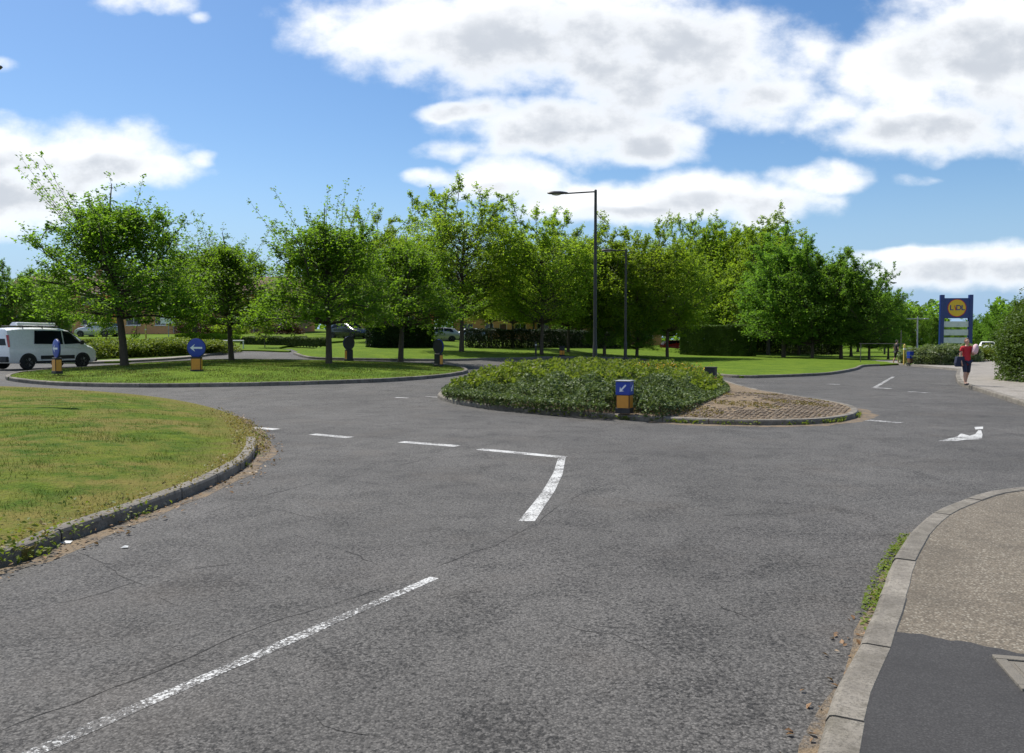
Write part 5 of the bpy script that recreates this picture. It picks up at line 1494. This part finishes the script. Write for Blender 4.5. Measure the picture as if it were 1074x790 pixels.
def car(x, y, rz, paint, label, group='parked cars'):
    e = empty('parked_car', (x, y, T(x, y) + 0.0), rz, label, 'car', group)
    prof = [(-2.0, .42, .66, .78, .70, .92, .60), (-1.93, .28, .78, .86, .82, 1.02, .66), (-1.55, .22, .82, .90, .85, 1.36, .60), (-1.0, .20, .83, .92, .86, 1.44, .60), (0.0, .20, .83, .92, .86, 1.45, .60), (.45, .20, .83, .92, .86, 1.38, .58),
            (1.05, .20, .83, .90, .85, 1.02, .66), (1.6, .22, .80, .80, .82, .92, .62), (1.98, .28, .70, .62, .72, .76, .50), (2.06, .40, .56, .56, .58, .62, .44)]
    st = []
    for (px_, fz, lw, bz, bw, rz_, rw) in prof:
        st.append((px_, [(lw * .92, fz), (lw, fz + .10), (bw, (fz + bz) / 2 + .05), (bw, bz), (bw * .4 + rw * .6, bz + (rz_ - bz) * .62), (rw, bz + (rz_ - bz) * .90), (rw * .86, rz_ - .02 * (rz_ - bz)), (0.0001, rz_)]))
    loft(st).build('body', M[paint], e, smooth=True)
    for s in (-1, 1):
        out = (0, s, .4)
        quad_panel('side_window', [(-.45, s * .80, .97), (.75, s * .80, .97), (.30, s * .65, 1.33), (-.45, s * .65, 1.36)], 'car_glass', e, .06, out)
        quad_panel('side_window', [(-1.45, s * .80, .98), (-.52, s * .80, .97), (-.52, s * .65, 1.36), (-1.25, s * .65, 1.32)], 'car_glass', e, .06, out)
        for wx in (-1.25, 1.25):
            n = 12; a = [(wx + .37 * math.cos(math.pi * k / n), .30 + .37 * math.sin(math.pi * k / n)) for k in range(n + 1)]
            quad_panel('wheel_arch', [(q[0], s * .862, q[1]) for q in a], 'car_trim', e, .02, (0, s, 0))
            wheel(e, wx, s * .78, .30)
        quad_panel('headlight', [(1.80, s * .74, .62), (2.03, s * .56, .60), (1.98, s * .54, .72), (1.72, s * .74, .80)], 'lens_clear', e, .04, (1, s * .8, .4))
        quad_panel('tail_light', [(-1.97, s * .55, .72), (-1.92, s * .82, .72), (-1.92, s * .76, .92), (-1.97, s * .58, .92)], 'lens_red', e, .04, (-1, s * .4, 0))
        MB().box(.62, .76, s * .94 - .08 * (s < 0) , s * .94 + .08 * (s > 0), .96, 1.10).build('mirror', M[paint], e, .03)
    quad_panel('windscreen', [(.52, -.52, 1.36), (1.02, -.60, 1.05), (1.02, .60, 1.05), (.52, .52, 1.36)], 'car_glass', e, .05, (.5, 0, .8))
    quad_panel('rear_screen', [(-1.56, -.50, 1.35), (-1.86, -.58, 1.06), (-1.86, .58, 1.06), (-1.56, .50, 1.35)], 'car_glass', e, .05, (-.7, 0, .7))
    MB().box(-2.06, -1.90, -.60, .60, .30, .44).build('bumper', M['car_trim'], e, .03)
    return e
cx_, cy_ = D(103, 78); car(cx_, cy_, R(172), 'car_silver', 'silver car parked beyond the yellow green shrub bed')
cx_, cy_ = D(366, 74); car(cx_, cy_, R(-35), 'car_dark', 'dark car with a bright windscreen parked left of the clipped hedge')
cx_, cy_ = D(458, 76); car(cx_, cy_, R(200), 'car_beige', 'pale beige car parked in the gap between the dark hedges')
cx_, cy_ = D(490, 84); car(cx_, cy_, R(190), 'car_silver', 'silver car parked behind the tallest pale green tree')
cx_, cy_ = D(711, 96); car(cx_, cy_, R(10), 'car_red', 'red car parked in the shade left of the square hedge')
cx_, cy_ = D(1036, 84); car(cx_, cy_, R(60), 'car_white', 'white car seen past the right of the person in red')
bpy.data.objects  # noqa

# ------------------------------------------------------------------ brick houses
def wall_holes(w, h, holes, t=0.28):
    """wall in the xz plane (front at y = 0, thickness t) with real openings and their reveals"""
    xs = sorted({0, w, *[a for q in holes for a in (q[0], q[1])]}); zs = sorted({0, h, *[a for q in holes for a in (q[2], q[3])]})
    mb = MB()
    for i in range(len(xs) - 1):
        for k in range(len(zs) - 1):
            cx, cz = (xs[i] + xs[i + 1]) / 2, (zs[k] + zs[k + 1]) / 2
            if any(q[0] < cx < q[1] and q[2] < cz < q[3] for q in holes): continue
            a, b_, c_, d_ = xs[i], xs[i + 1], zs[k], zs[k + 1]
            mb.add([(a, 0, c_), (b_, 0, c_), (b_, 0, d_), (a, 0, d_)], [(0, 1, 2, 3)])
    for (a, b_, c_, d_) in holes:
        mb.add([(a, 0, c_), (b_, 0, c_), (b_, 0, d_), (a, 0, d_), (a, t, c_), (b_, t, c_), (b_, t, d_), (a, t, d_)], [(0, 4, 5, 1), (1, 5, 6, 2), (2, 6, 7, 3), (3, 7, 4, 0)])
    return mb

def house(x, y, rz, w, dp, label, wins, doors, h=5.2, group='brick houses beyond the roundabout'):
    e = empty('brick_house', (x, y, T(x, y) - .1), rz, label, 'house', group)
    holes = list(wins) + list(doors)
    mb = wall_holes(w, h, holes)
    mb.v = [(a - w / 2, b_, c_) for a, b_, c_ in mb.v]
    w2, d2 = w / 2, dp
    mb.add([(-w2, 0, 0), (-w2, d2, 0), (-w2, d2, h), (-w2, d2 / 2, h + 1.9), (-w2, 0, h)], [(0, 1, 2, 3, 4)])
    mb.add([(w2, 0, 0), (w2, d2, 0), (w2, d2, h), (w2, d2 / 2, h + 1.9), (w2, 0, h)], [(0, 1, 2, 3, 4)])
    mb.add([(-w2, d2, 0), (w2, d2, 0), (w2, d2, h), (-w2, d2, h)], [(0, 1, 2, 3)])
    o = mb.build('wall', M['brick_wall'], e)
    rf = MB()
    for s in (0, 1):
        y0, y1 = (-.35, d2 / 2) if s == 0 else (d2 + .35, d2 / 2)
        zz0 = h - .2
        rf.add([(-w2 - .3, y0, zz0 + .05), (w2 + .3, y0, zz0 + .05), (w2 + .3, y1, h + 2.05), (-w2 - .3, y1, h + 2.05), (-w2 - .3, y0, zz0 + .17), (w2 + .3, y0, zz0 + .17), (w2 + .3, y1, h + 2.17), (-w2 - .3, y1, h + 2.17)],
               [(0, 1, 2, 3), (4, 5, 6, 7), (0, 1, 5, 4), (1, 2, 6, 5), (3, 0, 4, 7)])
    r_ = rf.build('roof', M['roof_tile'], e)
    MB().box(w2 * .55, w2 * .55 + .6, d2 / 2 - .3, d2 / 2 + .3, h + 1.9, h + 3.4).build('chimney', M['brick_wall'], r_, .02)
    MB().tube([(-w2 - .3, -.42, h - .2), (w2 + .3, -.42, h - .2)], .06, 6).build('gutter', M['bollard_black'], r_)
    MB().box(-w2, w2, d2 / 2, d2 / 2 + .05, .02, h - .05).build('partition', M['door_paint'], e)
    for (a, b_, c_, d_) in wins:
        a -= w2; b_ -= w2
        fr = MB(); f_ = .07
        fr.box(a, b_, .10, .16, c_, c_ + f_).box(a, b_, .10, .16, d_ - f_, d_).box(a, a + f_, .102, .158, c_ + f_, d_ - f_).box(b_ - f_, b_, .102, .158, c_ + f_, d_ - f_)
        mid = (a + b_) / 2; fr.box(mid - .03, mid + .03, .104, .156, c_ + f_, d_ - f_)
        win = fr.build('window', M['white_frame'], e)
        MB().box(a + f_, b_ - f_, .125, .135, c_ + f_, d_ - f_).build('pane', M['window_glass'], win)
        MB().box(a - .08, b_ + .08, -.06, .09, c_ - .08, c_ - .004).build('sill', M['white_frame'], win, .01)
    for (a, b_, c_, d_) in doors:
        a -= w2; b_ -= w2
        dr = MB().box(a + .07, b_ - .07, .12, .17, c_, d_ - .07).build('door', M['door_paint'], e, .01)
        fr = MB().box(a, a + .068, .10, .19, c_, d_).box(b_ - .068, b_, .10, .19, c_, d_).box(a + .069, b_ - .069, .10, .19, d_ - .068, d_).build('frame', M['white_frame'], dr)
        MB().lathe([(.035, -.06), (.035, .0)], 10, (b_ - .2, .12, c_ + 1.0), 'y').build('handle', M['galvanised'], dr)
    return e
W1 = [(1.0, 2.6, 1.0, 2.2), (4.2, 5.4, 1.0, 2.2), (8.2, 9.8, 1.0, 2.2), (1.0, 2.6, 3.4, 4.5), (4.2, 5.4, 3.4, 4.5), (8.2, 9.8, 3.4, 4.5)]
hx, hy = D(60, 95); house(hx, hy, R(6), 11, 8, 'brick house whose upper floor shows left of the van side tree', W1, [(6.2, 7.2, .1, 2.2)], h=4.8)
hx, hy = D(175, 92); house(hx, hy, R(2), 11, 8, 'orange brick house behind the van side tree and arrow sign', W1, [(6.2, 7.2, .1, 2.2)], h=4.7)
hx, hy = D(270, 96); house(hx, hy, R(-3), 9, 8, 'brick house with a pale porch behind the thin young tree', [(.8, 2.2, 1.0, 2.2), (6.6, 8.0, 1.0, 2.2), (.8, 2.2, 3.4, 4.5), (6.6, 8.0, 3.4, 4.5)], [(4.0, 5.0, .1, 2.2)], h=4.8)
hx, hy = D(400, 104); house(hx, hy, R(-4), 11, 8, 'brick house behind the dark clipped hedge and lawn tree', W1, [(6.2, 7.2, .1, 2.2)], h=4.7)
hx, hy = D(530, 108); house(hx, hy, R(-8), 14, 8, 'orange brick house between the two tallest pale trees', W1 + [(11.2, 12.8, 1.0, 2.2), (11.2, 12.8, 3.4, 4.5)], [(6.2, 7.2, .1, 2.2)], h=5.0)

hx, hy = D(640, 112); house(hx, hy, R(-10), 14, 8, 'orange brick house glimpsed between the two dark lamp posts', W1 + [(11.2, 12.8, 1.0, 2.2), (11.2, 12.8, 3.4, 4.5)], [(6.2, 7.2, .1, 2.2)], h=5.0)

# ------------------------------------------------------------------ people
def skin_mesh(name, verts, edges, radii, mat, parent, root=0, sub=1):
    me = bpy.data.meshes.new(name); me.from_pydata(verts, edges, [])
    o = bpy.data.objects.new(name, me); COL.objects.link(o)
    md = o.modifiers.new('skin', 'SKIN'); md.use_smooth_shade = True
    lay = me.skin_vertices[0].data if me.skin_vertices else None
    if lay is None:
        bm = bmesh.new(); bm.from_mesh(me); bm.verts.layers.skin.verify(); bm.to_mesh(me); bm.free(); lay = me.skin_vertices[0].data
    for i, r_ in enumerate(radii):
        lay[i].radius = r_ if isinstance(r_, tuple) else (r_, r_)
        lay[i].use_root = (i == root)
    s_ = o.modifiers.new('sub', 'SUBSURF'); s_.levels = sub; s_.render_levels = sub
    bpy.context.view_layer.update()
    dg = bpy.context.evaluated_depsgraph_get()
    m2 = bpy.data.meshes.new_from_object(o.evaluated_get(dg)); m2.name = name
    bpy.data.objects.remove(o)
    m2.materials.clear(); m2.materials.append(M[mat])
    return link(bpy.data.objects.new(name, m2), parent)

def person(x, y, z, rz, hgt, label, top, low, left_arm='hold', stride=0.14, hairc='hair'):
    """walking figure facing local -Y"""
    e = empty('person', (x, y, z), rz, label, 'person')
    e.scale = (hgt / 1.68,) * 3
    V = []; E = []; Rr = []
    def ad(p_, r_, par=None):
        V.append(p_); Rr.append(r_)
        if par is not None: E.append((par, len(V) - 1))
        return len(V) - 1
    pel = ad((0, 0, .90), (.135, .10)); wa = ad((0, .0, 1.06), (.115, .085), pel); ch = ad((0, .0, 1.24), (.135, .095), wa); up = ad((0, .01, 1.36), (.11, .075), ch)
    nk = ad((0, .0, 1.44), .048, up); nk2 = ad((0, -.01, 1.50), .046, nk)
    h1 = ad((0, -.015, 1.56), (.066, .078), nk2); h2 = ad((0, -.01, 1.62), (.073, .088), h1); h3 = ad((0, -.005, 1.665), (.05, .06), h2)
    feet = []
    for s in (-1, 1):
        f = stride * (-1 if s < 0 else 1)
        hp = ad((s * .085, 0, .86), .088, pel); kn = ad((s * .115, -.03 + f * .55, .47), .055, hp); cf = ad((s * .125, .02 + f * .9, .32), .052, kn); an = ad((s * .13, .03 + f * 1.2, .085), .034, cf)
        to = ad((s * .145, -.10 + f * 1.2, .035), (.036, .03), an); feet.append((s * .135, f * 1.2))
    for s in (-1, 1):
        sh = ad((s * .165, .01, 1.36), .055, up)
        if s == 1 and left_arm == 'hold':
            el = ad((s * .24, .02, 1.10), .040, sh); wr = ad((s * .16, -.20, 1.14), .027, el); hd = ad((s * .10, -.245, 1.16), (.036, .016), wr); dirv = Vector((-.8, -.45, .15)).normalized()
        else:
            el = ad((s * .225, .03, 1.10), .040, sh); wr = ad((s * .24, -.06, .87), .026, el); hd = ad((s * .24, -.085, .80), (.018, .036), wr); dirv = Vector((0, -.25, -1)).normalized()
        sidev = dirv.cross(Vector((s, 0, 0.1))).normalized()
        for k, ln in enumerate((.068, .078, .072, .056)):
            off = sidev * (.027 - .018 * k)
            b0 = Vector(V[hd]) + off + dirv * .035; b1 = b0 + dirv * ln * .55 + Vector((-s * .006, -.008, 0)); b2 = b1 + (dirv + Vector((-s * .35, -.25, 0))).normalized() * ln * .5
            i0 = ad(tuple(b0), .0095, hd); i1 = ad(tuple(b1), .0085, i0); ad(tuple(b2), .007, i1)
        tb = Vector(V[hd]) + sidev * .04; i0 = ad(tuple(tb), .010, hd); ad(tuple(tb + sidev * .018 + dirv * .035), .008, i0)
    b_ = skin_mesh('body', V, E, Rr, 'skin', e)
    # clothes: a top, legwear, shoes
    skin_mesh('top', [(0, 0, .70), (0, 0, 1.06), (0, 0, 1.24), (0, .01, 1.36), (-.17, .01, 1.365), (-.215, .03, 1.20), (.17, .01, 1.365), (.225, .02, 1.20), (0, .0, 1.42)], [(0, 1), (1, 2), (2, 3), (3, 4), (4, 5), (3, 6), (6, 7), (3, 8)],
              [(.175, .14), (.150, .118), (.152, .11), (.125, .09), .068, .058, .068, .058, .062], top, e)
    lv = [(0, 0, .92)]; le = []; lr = [(.150, .115)]
    for s in (-1, 1):
        f = stride * (-1 if s < 0 else 1); i = len(lv)
        lv += [(s * .086, 0, .84), (s * .105, -.02 + f * .35, .62), (s * .115, -.03 + f * .55, .44)]; le += [(0, i), (i, i + 1), (i + 1, i + 2)]; lr += [.100, .080, .068]
    skin_mesh('legwear', lv, le, lr, low, e)
    for s, f in feet:
        skin_mesh('shoe', [(s * 1.0, f + .05, .045), (s * 1.03, f - .03, .042), (s * 1.06, f - .13, .035)], [(0, 1), (1, 2)], [(.042, .045), (.045, .040), (.040, .030)], 'shoe', e)
    skin_mesh('hair', [(0, .03, 1.52), (0, .045, 1.60), (0, .015, 1.67), (0, -.035, 1.685), (-.06, .03, 1.57), (.06, .03, 1.57)], [(0, 1), (1, 2), (2, 3), (1, 4), (1, 5)], [.05, .075, .070, .045, .03, .03], hairc, e)
    for s in (-1, 1):
        MB().lathe([(.002, -.009), (.009, -.005), (.010, 0), (.002, .008)], 8, (s * .030, -.088, 1.60)).build('eye', M['eye'], e, smooth=True)
        MB().lathe([(.004, -.025), (.014, -.012), (.015, .010), (.005, .024)], 8, (s * .076, .005, 1.595)).build('ear', M['skin'], e, smooth=True)
    MB().add([(-.013, -.088, 1.572), (.013, -.088, 1.572), (0, -.115, 1.570), (0, -.09, 1.612)], [(0, 1, 2), (0, 2, 3), (1, 3, 2), (0, 3, 1)]).build('nose', M['skin'], e, .003)
    MB().prism([(-.022, 1.545), (0, 1.551), (.022, 1.545), (0, 1.536)], -.094, -.080).build('mouth', M['lips'], e)
    return e
qx, qy = P(1013, 404.2, .12)
person(qx, qy, 0.125, R(6), 1.54, 'person in a red top and dark shorts walking towards the viewer on the pavement', 'cloth_red', 'cloth_navy')
# carried things
def bag():
    e = empty('shoulder_bag', (qx - .235, qy - .02, .74), R(6), 'dark blue bag hanging at the side of the person in red', 'bag')
    MB().prism([(-.15, 0), (.15, 0), (.17, .12), (.13, .34), (-.13, .34), (-.17, .12)], -.07, .07).build('pouch', M['cloth_navy'], e, .03)
    MB().tube([(-.12, 0, .33), (0.0, 0, .50), (.10, .01, .66), (.17, .01, .71)], .012, 6).build('strap', M['cloth_black'], e)
bag()
bd = empty('pink_bundle', (qx + .16, qy - .14, 1.14), R(6), 'pale pink bundle held against the shoulder of the person in red', 'bundle')
skin_mesh('wrap', [(0, 0, .0), (.03, -.02, .14), (.05, -.01, .27), (.09, .0, .36)], [(0, 1), (1, 2), (2, 3)], [(.10, .09), (.13, .11), (.11, .10), (.06, .06)], 'cloth_pink', bd)
fx_, fy_ = D(940.5, 53)
person(fx_, fy_, 0.0, R(100), 1.6, 'distant person in dark clothes standing by the height barrier', 'cloth_black', 'cloth_black', 'down', .08, 'cloth_black')

# ------------------------------------------------------------------ small litter lying on the asphalt
def litter(px, py, s, label):
    x, y = P(px, py)
    mb = MB(); mb.add([(-s, -s * .6, .004), (s, -s * .5, .006), (s * .8, s * .6, .012), (-s * .7, s * .7, .006), (0, 0, .02)], [(0, 1, 4), (1, 2, 4), (2, 3, 4), (3, 0, 4), (3, 2, 1, 0)])
    o = mb.build('paper_scrap', M['bollard_white'], None, loc=(x, y, T(x, y) + .003)); tag(o, label, 'litter', 'paper scraps on the road')
litter(131, 575, .028, 'white scrap on the asphalt off the near verge kerb')
litter(69, 570, .05, 'white scrap lying in the gutter of the near verge kerb')
litter(940, 771, .016, 'white scrap on the dark tarmac of the near pavement')
